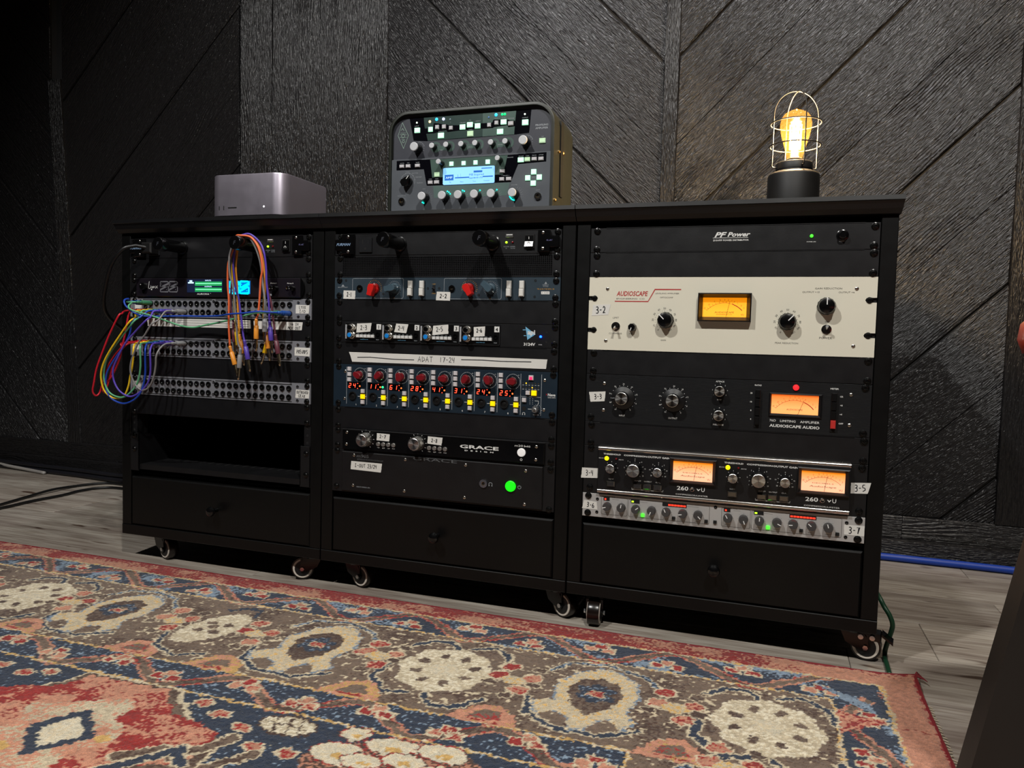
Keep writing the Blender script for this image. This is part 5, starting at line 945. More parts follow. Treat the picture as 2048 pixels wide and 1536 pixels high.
for me, x, z, y in [(KA[8.4], 55.8, -67, YU), (KA[5.2], 91, -65.3, YU), (KA[5.2], 120.9, -65, YU), (KA[5.2], 152.7, -65.5, YU), (KA[5.2], 181.7, -65.3, YU), (KA[5.2], 214.1, -65.9, YU), (KA[5.2], 243.1, -65.6, YU), (KA[8.4], 281.2, -67.3, YU), (KA[4.8], 110.3, -99.6, YL), (KA[4.8], 232.2, -99, YL)] + [(KA[8], x, -164.4, YL) for x in (75.9, 119.1, 152.8, 186.3, 220.7, 263.4)]: knob(t, me, x, A(z), 0, y)
mb = MB(); mb.lathe(0, 0, [(10, 0), (9.5, -8), (.3, -8)], 24); mb.prism([(0, 13), (5.2, 4), (9, -3), (8, -9), (0, -12), (-8, -9), (-9, -3), (-5.2, 4)][::-1], -14, -8, 1); mb.mi = 1; mb.ribbon([(0, 4), (0, 12)], 1.2, -14.1)
knob(t, mb.mesh('selector_knob', [BLKG, POINT]), 37, A(-132), 38, YL, 'selector_knob', 'black pointer shaped selector knob')
for x in (24.1, 309.2): link('jack', jack_mesh(7, 3.6, CHR), t, (x, YL, A(-169.9)))
sc = MB().prism(rr(113.4, 221, A(-141.2), A(-108.7), 2.5), YL - 1.6, YL).build('screen', lit('blue_lit_screen', (130, 188, 248), .92), t); mb = MB(); db = mat('screen_blue_print', (38, 110, 200), .4, emit=(30, 100, 200), es=.35); y = YL - 1.75
mb.box(117, 136, y, y + .05, A(-133), A(-122)); mb.box(139, 169, y, y + .05, A(-129.6), A(-127.4)); mb.box(197, 218, y, y + .05, A(-129.6), A(-127.4)); mb.box(178, 196, y, y + .05, A(-120), A(-116.4)); mb.box(194, 216, y, y + .05, A(-113.4), A(-111.8)); mb.text('MB Inspired', 184, A(-124.4), 4, 30, y); mb.text('Lead 80-93 LTD', 183, A(-130), 2.4, 28, y, .02)
for x, s in ((129, 'Rig'), (154, 'Master'), (180, 'Tuner'), (205, 'Transpose')): mb.text(s, x, A(-136.6), 2, None, y)
mb.text('2', 145, A(-124.6), 4, 2, y); mb.ribbon([(151, A(-121)), (151, A(-127))], .3, y); mb.build('screen_text', db, sc, smooth=0); mb = MB(); mb.text('AMP', 126.5, A(-127.6), 4, 14, y - .1); mb.build('screen_symbol', lit('pale_screen_print', (190, 225, 255), .9), sc, smooth=0)
# carrying strap on the right side
XS = AW + 6.5
mb = MB(); mb.add([(XS + d, yy, zz) for d in (0, 3) for yy, zz in ((28, 172), (46, 172), (50, 30), (34, 30))], [(4, 5, 6, 7), (0, 1, 5, 4), (1, 2, 6, 5), (2, 3, 7, 6), (3, 0, 4, 7)]); mb.build('side_strap', mat('black_leather_strap', (14, 15, 12), .5), t, smooth=0)
for yy, zz, r in ((22, 112, 3.2), (52, 116, 5.4), (3, 18, 3.6), (98, 20, 3.8)):
    mb = MB(); vs = []
    for rr_, d in ((r, 0), (r * .95, 3), (r * .5, 4.4)):
        for i in range(12): a = 2 * PI * i / 12; vs.append((XS + d, yy + rr_ * math.cos(a), zz + rr_ * math.sin(a)))
    mb.add(vs, [(l * 12 + i, l * 12 + (i + 1) % 12, (l + 1) * 12 + (i + 1) % 12, (l + 1) * 12 + i) for l in range(2) for i in range(12)] + [tuple(range(24, 36))]); mb.build('brass_stud', mat('brass', (215, 180, 125), .25, 1.), t)
for x in (20, AW - 20):
    for yy in (12, AD - 20): MB().lathez(x, yy, [(7, .5), (8, OZ - 3)], 14).build('foot', RUB, t)
# ======================== cage lamp
LX, LY = 885, 92
t = thing('cage_lamp', 'small black table lamp with a wire cage and a glowing filament bulb', 'lamp', (LX, LY, TOPZ))
BRZ = mat('dark_bronze_metal', (9, 8, 8), .55, .0, bump=.1, bscale=900)
MB().lathez(0, 0, [(42, 0), (44.5, 1.5), (44.5, 57), (43, 61), (39, 63.5), (31, 67), (30.5, 69)], 48).build('base', BRZ, t, smooth=40)
MB().lathez(0, 0, [(30, 68), (31.6, 69), (31.6, 80), (30, 82), (26, 82.5), (17, 82)], 40).build('collar', BRZ, t, smooth=40)
def wire(mb, P, r=1.15): mb.tube(P, r, 8)
R0 = 41
for k in range(2):
    a = math.radians(22 + 90 * k); ca, sa = math.cos(a), math.sin(a); P = [(-30, 73), (-37, 72.6), (-R0, 75), (-R0, 90), (-R0, 150)]
    P += [(-R0 * math.cos(math.radians(b)), 165 + 44 * math.sin(math.radians(b))) for b in range(0, 181, 15)] + [(R0, 150), (R0, 90), (R0, 75), (37, 72.6), (30, 73)]
    if k: P = [(x, z - (1.2 if 30 > abs(x) and z > 190 else 0)) for x, z in P]
    mb = MB(); wire(mb, smoothpath([(x * ca, x * sa, z) for x, z in P], 3)); mb.build('cage_wire', BRZ, t, smooth=180)
for z in (112, 152):
    mb = MB(); vs = []; fs = []
    for i in range(40):
        a = 2 * PI * i / 40
        for k in range(8): b = 2 * PI * k / 8; r_ = R0 + 2.2 + 1.15 * math.cos(b); vs.append((r_ * math.cos(a), r_ * math.sin(a), z + 1.15 * math.sin(b)))
    fs = [(i * 8 + k, i * 8 + (k + 1) % 8, ((i + 1) % 40) * 8 + (k + 1) % 8, ((i + 1) % 40) * 8 + k) for i in range(40) for k in range(8)]; mb.add(vs, fs).build('cage_ring', BRZ, t, smooth=180)
MB().lathez(0, 0, [(14, 78), (14, 84), (13, 90)], 24).build('socket', BRZ, t)
b = MB().lathez(0, 0, [(13, 86), (14, 94), (18, 110), (23.5, 128), (26.5, 143), (27, 152), (25, 162), (20, 169), (12, 173.5), (5, 175.5), (1.5, 178), (.3, 179)], 36).build('bulb', glass('amber_bulb_glass', (255, 246, 226), .25, .06, .004), t, smooth=180)
mb = MB()
for k in range(6): a = 2 * PI * k / 6; mb.tube([(8.5 * math.cos(a), 8.5 * math.sin(a), 106), (9.5 * math.cos(a), 9.5 * math.sin(a), 150)], 1.3, 8)
mb.build('filament', mat('glowing_filament', (255, 240, 205), .5, emit=(255, 214, 150), es=14), b); mb = MB(); mb.tube([(0, 0, 86), (0, 0, 104)], [5, 2.6], 10); mb.tube([(0, 0, 150), (0, 0, 163)], .8, 6); mb.build('stem', mat('glass_stem', (240, 225, 190), .2), b)
for i, z in enumerate((110, 122, 134, 146)):
    ld = bpy.data.lights.new('bulb_light', 'POINT'); ld.energy = 8; ld.color = (1, .72, .42); ld.shadow_soft_size = .011; link('bulb_light', ld, None, (LX, LY, TOPZ + z))
# ======================== patch cables
PCOL = {'red': (196, 26, 44), 'yellow': (240, 196, 30), 'green': (92, 170, 122), 'blue': (24, 66, 170), 'purple': (88, 66, 176), 'gray': (124, 122, 122), 'orange': (232, 108, 62), 'amber': (226, 148, 48), 'maroon': (98, 48, 60)}
def cable_mat(c): return mat(c + '_cable_jacket', PCOL[c], .42, var=.03)
PLUGC = {'green': (66, 132, 98), 'gray': (142, 142, 144), 'orange': (232, 150, 50), 'maroon': (100, 50, 62), 'yellow': (236, 190, 10), 'purple': (84, 64, 168), 'blue': (34, 84, 170), 'red': (190, 24, 38), 'amber': (222, 140, 48)}
def plug(c, t, a, d, tip=True, L=27, relief=15):
    """moulded plug: a is where the body ends towards the jack, d points from cable to tip"""
    d = Vector(d).normalized(); a = Vector(a); u = d.orthogonal().normalized(); q = d.cross(u)
    def ring_(p, r, n=12, sq=0): return [tuple(p + (u * math.cos(2 * PI * i / n) + q * math.sin(2 * PI * i / n)) * r * (1 if not sq else 1 / max(abs(math.cos(2 * PI * i / n - .0)), abs(math.sin(2 * PI * i / n))) ** .6)) for i in range(n)]
    def loft(st, mb):
        vs = []; 
        for s_, r, sq in st: vs += ring_(a + d * s_, r, 12, sq)
        m_ = len(st); mb.add(vs, [(l * 12 + i, l * 12 + (i + 1) % 12, (l + 1) * 12 + (i + 1) % 12, (l + 1) * 12 + i) for l in range(m_ - 1) for i in range(12)] + [tuple(range(12))[::-1], tuple((m_ - 1) * 12 + i for i in range(12))])
    mb = MB(); st = [(-L - relief, 2.1, 0)]
    for i in range(4): s_ = -L - relief + 2 + i * 3.2; st += [(s_, 3.6, 0), (s_ + 1.6, 3.6, 0), (s_ + 1.8, 2.7, 0), (s_ + 3, 2.7, 0)]
    st += [(-L - 1, 4.2, 0), (-L, 4.8, 1), (-1, 5.0, 1), (0, 4.6, 1)]; loft(st, mb); b = mb.build('plug', mat(c + '_plug_body', PLUGC[c], .4), t, smooth=40)
    mb = MB()
    if tip: loft([(0, 3.2, 0), (7, 3.2, 0), (7.2, 2.9, 0), (8, 2.9, 0), (8.2, 3.1, 0), (18, 3.0, 0), (18.4, 1.7, 0), (20.5, 1.7, 0), (21.5, 2.7, 0), (24, 2.4, 0), (26, .4, 0)], mb)
    else: loft([(0, 3.2, 0), (3, 3.2, 0)], mb)
    mb.build('plug_tip', mat('nickel_plug_tip', (205, 190, 160), .22, 1.), b if True else t, smooth=40); return a - d * (L + relief)
def patch(c, word, path, r=2.0, group=None):
    t = thing('patch_cable', word, 'cable', path[0], group); p0 = Vector(path[0]); mb = MB(); mb.tube([Vector(p) - p0 for p in smoothpath(path, 5)], r, 8); mb.build('jacket', cable_mat(c), t, smooth=180); return t, p0
LXO = OX['L']; JY = FP - 3
def jpos(n, u, low): return (LXO + jx(n), JY, RT - u * U + (-31.4 if low else -12.8))
def zz(P): return [(x, y, z + 745) for x, y, z in P]
loops = {
 'red': (1, 1, [(-489, -82, -178), (-511, -84, -216), (-527, -86, -251), (-545, -88, -294), (-553, -88, -326), (-559, -86, -346), (-556, -80, -356), (-552, -72, -346), (-542, -68, -303), (-517, -68, -268), (-490, -74, -247)]),
 'yellow': (3, 3, [(-448, -92, -190), (-474, -92, -219), (-506, -92, -258), (-526, -90, -288), (-534, -87, -314), (-531, -82, -342), (-515, -78, -357), (-498, -75, -359), (-484, -72, -353), (-473, -72, -333), (-464, -75, -309), (-452, -80, -279), (-446, -84, -250)]),
 'green': (4, 4, [(-441, -87, -189), (-469, -87, -217), (-500, -87, -250), (-523, -85, -281), (-531, -82, -316), (-520, -80, -345), (-497, -78, -356), (-477, -76, -354), (-456, -74, -337), (-443, -74, -318), (-433, -78, -290), (-429, -82, -265), (-428, -84, -246)]),
 'blue': (5, 5, [(-449, -85, -189), (-456, -84, -216), (-475, -82, -244), (-499, -80, -269), (-522, -80, -299), (-528, -80, -323), (-525, -80, -345), (-511, -78, -362), (-484, -76, -370), (-458, -76, -363), (-438, -76, -348), (-428, -76, -329), (-420, -78, -303), (-416, -82, -273), (-414, -84, -251)]),
 'purple': (6, 6, [(-410, -86, -187), (-436, -86, -209), (-466, -86, -237), (-485, -86, -265), (-502, -84, -293), (-504, -82, -317), (-493, -80, -339), (-475, -78, -351), (-458, -76, -353), (-434, -76, -341), (-415, -76, -322), (-405, -79, -299), (-401, -83, -272), (-401, -84, -254)]),
 'gray': (8, 8, [(-395, -86, -195), (-414, -86, -219), (-431, -86, -236), (-443, -84, -255), (-455, -82, -279), (-458, -80, -301), (-451, -78, -322), (-440, -76, -335), (-426, -76, -338), (-411, -76, -330), (-398, -78, -311), (-390, -80, -285), (-385, -83, -262)])}
for c, (n0, n1, P) in loops.items():
    a, b = jpos(n0, 3, 1), jpos(n1, 5, 0); ea = (a[0], a[1] - 42, a[2]); eb = (b[0], b[1] - 42, b[2])
    path = [(a[0], a[1] - 41, a[2]), (a[0] - 3, a[1] - 54, a[2] - 2)] + [(P[0][0] + (a[0] - P[0][0]) * .45, -72, 745 + P[0][2] + (a[2] - 745 - P[0][2]) * .35)] + zz(P) + [(P[-1][0] + (b[0] - P[-1][0]) * .5, -74, 745 + P[-1][2] + (b[2] - 745 - P[-1][2]) * .6), (b[0] - 3, b[1] - 54, b[2] - 2), (b[0], b[1] - 41, b[2])]
    t, p0 = patch(c, c.replace('gray', 'grey') + ' patch cable looping from the upper to the middle patch bay', path)
    for q in (a, b): plug(c, t, Vector(q) + Vector((0, 2.5, 0)) - p0, (0, 1, 0), False)
a, b = jpos(2, 3, 1), jpos(2, 5, 0)
t, p0 = patch('red', 'second red patch cable, hanging to the right of the first red loop', [(a[0], a[1] - 41, a[2]), (a[0] - 4, a[1] - 56, a[2])] + zz([(-456, -78, -163), (-460, -84, -178), (-467, -86, -217), (-478, -84, -248), (-488, -80, -270), (-506, -76, -298), (-521, -74, -316), (-545, -70, -331), (-556, -66, -337), (-557, -62, -344), (-552, -60, -350), (-545, -58, -330), (-533, -56, -290), (-515, -58, -262), (-492, -64, -246)]) + [(b[0] - 8, b[1] - 56, b[2] - 4), (b[0], b[1] - 41, b[2])])
for q in (a, b): plug('red', t, Vector(q) + Vector((0, 2.5, 0)) - p0, (0, 1, 0), False)
a, b = jpos(2, 3, 0), jpos(23, 3, 1)
t, p0 = patch('green', 'long green patch cable sagging across the upper patch bay', [(a[0], a[1] - 41, a[2]), (a[0] - 8, a[1] - 58, a[2] - 1)] + zz([(-457, -78, -149), (-453, -90, -156), (-445, -95, -163), (-431, -90, -169), (-416, -72, -175), (-401, -56, -182), (-383, -42, -190), (-360, -34, -197), (-333, -30, -199), (-300, -30, -193), (-256, -30, -185), (-218, -30, -176), (-177, -40, -168)]) + [(b[0] - 20, b[1] - 52, b[2] - 1), (b[0], b[1] - 41, b[2])])
for q in (a, b): plug('green', t, Vector(q) + Vector((0, 2.5, 0)) - p0, (0, 1, 0), False)
a, b = jpos(1, 3, 0), jpos(24, 3, 1)
t, p0 = patch('blue', 'long blue patch cable running straight across the upper patch bay', [(a[0], a[1] - 41, a[2]), (a[0] + 10, a[1] - 56, a[2] + 2)] + zz([(-479, -65, -140), (-475, -80, -144), (-468, -85, -154), (-457, -85, -163), (-445, -80, -172), (-438, -66, -177), (-410, -50, -177), (-356, -40, -175), (-318, -35, -174.8), (-260, -42, -173.6), (-210, -66, -170), (-166, -74, -167.5)]) + [(b[0] - 26, b[1] - 66, b[2] + 1), (b[0] - 6, b[1] - 54, b[2]), (b[0], b[1] - 41, b[2])])
for q in (a, b): plug('blue', t, Vector(q) + Vector((0, 2.5, 0)) - p0, (0, 1, 0), False)
TY = RT - 23.4                      # the cables hang over the light tube at x=-192, radius 13
hang = {
 'gray': ([(-200, -50, -246), (-202, -50, -226), (-206, -52, -170), (-210, -55, -116), (-217, -57, -88), (-218, -58, -53), (-211, -56, -26)], [(-180, -46, -8), (-166, -42, -29), (-154, -40, -63), (-147, -42, -104), (-140, -44, -135), (-139, -45, -150)], ((-198, -50, -282), (-2, 0, -26)), ((-141, -42, -205), (0, 0, -26)), -52),
 'orange': ([(-223, -48, -232), (-225, -50, -190), (-225, -50, -140), (-228, -50, -110), (-226, -52, -70), (-219, -53, -48), (-210, -52, -27)], [(-174, -48, -9), (-158, -47, -25), (-149, -46, -48), (-145, -46, -76), (-149, -46, -98), (-151, -46, -133), (-154, -46, -165)], ((-212, -46, -276), (10, 0, -30)), ((-159, -46, -220), (0, 0, -26)), -56),
 'purple': ([(-194, -42, -215), (-197, -42, -195), (-206, -42, -139), (-211, -44, -121), (-216, -46, -87), (-216, -48, -58), (-209, -48, -24)], [(-180, -44, -2), (-166, -42, -10), (-153, -40, -24), (-145, -40, -43), (-142, -38, -69), (-140, -38, -103), (-136, -36, -143), (-131, -36, -176)], ((-182, -42, -264), (6, 0, -26)), ((-129, -36, -223), (3, 0, -26)), -47),
 'amber': ([(-206, -36, -208), (-212, -37, -160), (-214, -38, -109), (-215, -41, -69), (-208, -42, -24)], [(-178, -40, -8), (-162, -37, -26), (-152, -36, -52), (-148, -35, -80), (-147, -34, -115), (-150, -34, -160), (-147, -34, -190)], ((-201, -36, -252), (5, 0, -26)), ((-139, -33, -240), (5, 0, -26)), -42),
 'yellow': ([(-216, -40, -194), (-217, -42, -150), (-218, -43, -127), (-219, -45, -98), (-219, -46, -64), (-209, -46, -25)], [(-180, -38, -9), (-163, -35, -28), (-154, -33, -57), (-150, -30, -86), (-153, -28, -120), (-156, -26, -170), (-153, -26, -195)], ((-210, -38, -234), (4, 0, -26)), ((-153, -26, -249), (-8, 0, -25)), -38),
 'maroon': ([(-233, -28, -187), (-236, -29, -160), (-236, -30, -130), (-232, -33, -97), (-224, -38, -60), (-209, -40, -24)], [(-183, -34, -5), (-166, -32, -18), (-154, -32, -42), (-148, -32, -74), (-142, -32, -114), (-133, -32, -143), (-128, -32, -175), (-124, -32, -206)], ((-229, -26, -228), (2, 0, -26)), ((-113, -34, -250), (5, 0, -26)), -33)}
for c, (Lf, Rt, (pa, da), (pb, db_), yt) in hang.items():
    top = [(-203, yt, -8.5), (-192, yt, -6.6 + (2.6 if c in ('purple', 'maroon') else 0))]
    pa, pb = Vector(zz([pa])[0]), Vector(zz([pb])[0]); da, db_ = Vector(da).normalized(), Vector(db_).normalized(); ea, eb = pa - da * 41, pb - db_ * 41
    Lz = [p for p in zz(Lf) if p[2] > ea.z + 8]; Rz = [p for p in zz(Rt) if p[2] > eb.z + 8]
    path = [tuple(ea)] + Lz + zz(top) + Rz + [tuple(eb)]
    t, p0 = patch(c, {'gray': 'grey', 'amber': 'amber'}.get(c, c) + ' patch cable draped over the pull out light of the left cart', path, 2.15)
    plug(c, t, pa - p0, da); plug(c, t, pb - p0, db_)
# power cord of the left cart and cables on the floor
def cord(name, word, c, path, r, cat='cable'):
    t = thing(name, word, cat, path[0]); p0 = Vector(path[0]); mb = MB(); mb.tube([Vector(p) - p0 for p in smoothpath(path, 6)], r, 10); mb.build('jacket', c, t, smooth=180); return t, p0
BC = mat('black_cable_jacket', (14, 14, 15), .4); t, p0 = cord('power_cable', 'black power cord curving out of the left side of the left cart', BC, zz([(-468, -24, -24), (-478, -34, -22), (-487, -42, -22), (-503, -58, -32), (-533, -60, -66), (-572, -40, -119), (-596, -20, -155), (-612, 10, -180), (-625, 60, -205), (-633, 140, -240), (-625, 260, -300), (-618, 420, -420), (-625, 480, -600), (-640, 520, -738)]), 4.2)
mb = MB(); mb.box(-14, 14, -4, 18, -12, 12, 3); mb.build('plug_body', mat('black_rubber_plug', (13, 12, 13), .5), t, (0, 0, 0))
cord('power_cable', 'grey cord lying along the foot of the wall at the left', mat('pale_grey_cable_jacket', (150, 146, 142), .5), [(-2600, 730, 12), (-2209, 742, 14), (-2000, 738, 16), (-1850, 715, 12), (-1738, 705, 8), (-1640, 690, 6)], 6)
cord('cable', 'thin black cable curving over the floor at the far left, nearer to the wall', BC, [(-1900, 60, 5), (-1500, 90, 5), (-1310, 170, 5), (-1300, 240, 5), (-1330, 360, 5), (-1345, 470, 9), (-1350, 560, 5), (-1315, 640, 5), (-1240, 655, 5), (-1100, 640, 5), (-800, 600, 5), (-500, 560, 5)], 4.2)
cord('cable', 'thin black cable curving over the floor at the far left, nearer to the rug', BC, [(-1900, 30, 5), (-1480, 60, 5), (-1280, 150, 5), (-1262, 240, 5), (-1268, 340, 5), (-1262, 440, 5), (-1272, 510, 5), (-1255, 575, 5), (-1190, 600, 5), (-1000, 570, 5), (-700, 530, 5), (-500, 520, 5)], 4.2)
for i, (y, z, w_) in enumerate(((708, 9, 'front'), (724, 9, 'second'), (742, 9, 'third'), (716, 24, 'upper'))):
    cord('cable', 'black cable in the bundle along the foot of the left wall, %s one' % w_, mat('black_bundle_jacket', (20, 20, 26), .5), [(-2600, y + 30, z), (-2100, y + 26, z), (-1750, y + 4, z), (-1500, y - 6, z), (-1300, y - 22, z), (-1000, y - 10, z), (-600, y, z)], 8)
cord('cable', 'blue cable lying along the foot of the wall at the right', mat('blue_cable_jacket', (13, 58, 94), .4), [(560, 742, 9), (900, 740, 9), (1158, 742, 10), (1255, 741, 10), (1360, 740, 10), (1467, 736, 10), (1700, 725, 9), (2300, 700, 9)], 9)
cord('cable', 'dark green cable behind the braked caster at the right end', mat('dark_green_cable_jacket', (16, 58, 36), .45), [(1080, 640, 5), (1074, 480, 5), (1064, 330, 20), (1057, 200, 70), (1055, 120, 102), (1057, 66, 106), (1065, 54, 92), (1073, 48, 80), (1078, 46, 64), (1075, 52, 41), (1071, 60, 16), (1069.5, 50, 5), (1068.5, 20, 4.5), (1067.5, -10, 4.5), (1067, -22, 4.5)], 4)
# ======================== rug: woven pattern worked out knot by knot in the rug's own plane
def srgb(r, g, b): return np.array(col((r, g, b))[:3])
RC = {'red': srgb(160, 40, 36), 'pink': srgb(206, 144, 116), 'cream': srgb(218, 202, 170), 'navy': srgb(42, 54, 74), 'light': srgb(132, 152, 172), 'taupe': srgb(122, 102, 86), 'brown': srgb(78, 56, 46), 'yellow': srgb(218, 176, 104), 'ivory': srgb(232, 222, 196)}
xs = np.concatenate([np.arange(-1900, -1160, 9.), np.arange(-1160, 1103.1, 2.1)]); ys = np.concatenate([np.arange(-1900, -780, 9.), np.arange(-780, -24.4, 2.1)]); xs[-1] = 1103; ys[-1] = -25
X, Y = np.meshgrid(xs, ys); rng = np.random.RandomState(5)
def vnoise(X, Y, sx, sy, seed):
    g = np.random.RandomState(seed).rand(160, 160); a = X / sx + 71.3; b = Y / sy + 57.7; i = np.floor(a).astype(int); j = np.floor(b).astype(int); u = a - i; v = b - j; u = u * u * (3 - 2 * u); v = v * v * (3 - 2 * v)
    G = lambda p, q: g[p % 160, q % 160]
    return (G(i, j) * (1 - u) + G(i + 1, j) * u) * (1 - v) + (G(i, j + 1) * (1 - u) + G(i + 1, j + 1) * u) * v
n_a = vnoise(X, Y, 4.6, 4.2, 1); n_b = vnoise(X, Y, 4.6, 4.2, 2); n_c = vnoise(X, Y, 7, 5, 3); patchy = vnoise(X, Y, 62, 40, 4) * .6 + vnoise(X, Y, 25, 15, 8) * .4; fine = vnoise(X, Y, 3.4, 3.0, 6)
WX = X + (n_a - .5) * 7 + (vnoise(X, Y, 11, 11, 21) - .5) * 5; WYy = Y + (n_b - .5) * 7 + (vnoise(X, Y, 11, 11, 22) - .5) * 5
COL = np.zeros(X.shape + (3,)); COL[:] = RC['taupe']
def put(mask, c, alt=None, th=.5, k=None):
    """fill the mask with colour c; where worn noise passes th use alt"""
    COL[mask] = RC[c]
    if alt is not None:
        f = (k if k is not None else (patchy * .55 + fine * .5)); COL[mask & (f > th)] = RC[alt]
def ell(cx, cy, rx, ry, rot=0): a = math.radians(rot); dx, dy = WX - cx, WYy - cy; return ((dx * math.cos(a) + dy * math.sin(a)) / rx) ** 2 + ((-dx * math.sin(a) + dy * math.cos(a)) / ry) ** 2 < 1
def inpoly(P):
    m = np.zeros(X.shape, bool); n = len(P); bx = (X > min(p[0] for p in P) - 12) & (X < max(p[0] for p in P) + 12) & (Y > min(p[1] for p in P) - 12) & (Y < max(p[1] for p in P) + 12); wx, wy = WX[bx], WYy[bx]; r = np.zeros(wx.shape, bool)
    for i in range(n):
        (x0, y0), (x1, y1) = P[i], P[(i + 1) % n]
        if y0 == y1: continue
        c = ((y0 > wy) != (y1 > wy)) & (wx < (x1 - x0) * (wy - y0) / (y1 - y0) + x0); r ^= c
    m[bx] = r; return m
def seg_d(P, w_):
    x0, x1, y0, y1 = min(p[0] for p in P) - w_ - 12, max(p[0] for p in P) + w_ + 12, min(p[1] for p in P) - w_ - 12, max(p[1] for p in P) + w_ + 12; bx = (X > x0) & (X < x1) & (Y > y0) & (Y < y1); wx, wy = WX[bx], WYy[bx]; d = np.full(wx.shape, 1e9)
    for (a, b), (c, e) in zip(P, P[1:]): L2 = (c - a) ** 2 + (e - b) ** 2 or 1; tt = np.clip(((wx - a) * (c - a) + (wy - b) * (e - b)) / L2, 0, 1); d = np.minimum(d, np.hypot(wx - a - tt * (c - a), wy - b - tt * (e - b)))
    m = np.zeros(X.shape, bool); m[bx] = d < w_ / 2; return m
# bands, measured from the back edge and the right edge, mitred at the corner
dB = -25 - WYy; dR = 1103 - WX; dE = np.minimum(dB, dR + 0)
B1, B2, B3, B4 = 55, 133, 395, 468
horiz = dB < dR
put(dE < 400, 'taupe', 'brown', .56, patchy * .3 + fine * .65); put((dE < 400) & (n_c > .80), 'cream')
put(dE < 500, 'taupe', 'brown', .6); 
wm = (dE < 480); put(wm, 'taupe', 'brown', .62, patchy * .55 + fine * .45); put(wm & (n_c > .84), 'cream')
g1 = (dE > B1) & (dE < B2); put(g1, 'navy', 'light', .60, vnoise(X, Y, 60, 30, 31) * .65 + fine * .35)
g2 = (dE > B3) & (dE < B4); put(g2, 'navy', 'light', .80, fine)
fld = (dE >= B4); put(fld, 'navy', 'light', .90, fine)
def flower(cx, cy, s=1, c=('red', 'pink'), vert=False):
    for i, (dx, dy) in enumerate(((-16, -5), (0, 8), (15, -6))) :
        if vert: dx, dy = dy, dx
        r_ = 9.5 * s; cc = c[(i + int(cx / 120)) % 2]
        P = [(cx + dx * s - r_, cy + dy * s - r_ * .8), (cx + dx * s + r_, cy + dy * s - r_ * .8), (cx + dx * s + r_ * .9, cy + dy * s + r_ * .8), (cx + dx * s - r_ * .9, cy + dy * s + r_ * .8)]
        Q = [(a + (3.4 if a > cx + dx * s else -3.4), b + (3 if b > cy + dy * s else -3)) for a, b in P]; put(inpoly(Q), 'cream'); put(inpoly(P), cc, 'pink' if cc == 'red' else 'red', .72)
def meander(yc, amp, x0, period, wd, lo, hi, fx=None):
    P = []
    x = lo
    while x < hi: ph = 2 * PI * (x - x0) / period; P.append((x, yc + amp * math.sin(ph) * (1.15 - .15 * math.cos(ph * 2)))); x += 9
    put(seg_d(P, wd + 9), 'pink', 'red', .62); put(seg_d(P, wd), 'taupe', 'brown', .6)
# outer guard: flowers sit alternately, the ribbon swings between them
meander(-25 - 94, 30, 430, 240, 12, -1900, 975)
for i in range(-16, 6):
    x = 484 + i * 118
    if x < 1000: flower(x, -25 - (105 if i % 2 == 0 else 79), 1)
P = [(1009 + 26 * math.sin(2 * PI * (y + 160) / 240), y) for y in range(-110, -1900, -9)]; put(seg_d(P, 21), 'pink', 'red', .62); put(seg_d(P, 12), 'taupe', 'brown', .6)
for i in range(15): flower(1014 - (12 if i % 2 else -8), -205 - i * 118, .95, vert=True)
# corner piece: pointed leaf
put(inpoly([(960, -190), (1040, -205), (975, -262)]), 'red', 'pink', .5); put(inpoly([(985, -95), (1040, -100), (1040, -160), (1015, -130)]), 'navy', 'light', .7); put(inpoly([(950, -110), (1020, -150), (1030, -190), (1000, -170)]), 'light', 'navy', .55)
# inner guard
meander(-25 - 434, 24, 60, 210, 13, -1900, 660)
for x in (-560, -450, -335, -225, -112, 2, 134, 244, 354, 469, 577, 672): flower(x, -462 if (round((x + 335) / 112) % 2) else -445, 1.0)
for i in range(20): flower(655 + (12 if i % 2 else -12), -520 - 110 * i, .9, vert=True)
# red outer border, worn to pink
put(dE < B1, 'red', 'pink', .50, patchy * .62 + fine * .36 + np.clip((X - 850) / 900, 0, .25)); put(dE < 4, 'red')
for b in (B1, B2, B3, B4): put(np.abs(dE - b) < 2.6, 'cream' if b < 200 else 'yellow', 'cream' if b > 200 else 'yellow', .6, fine)
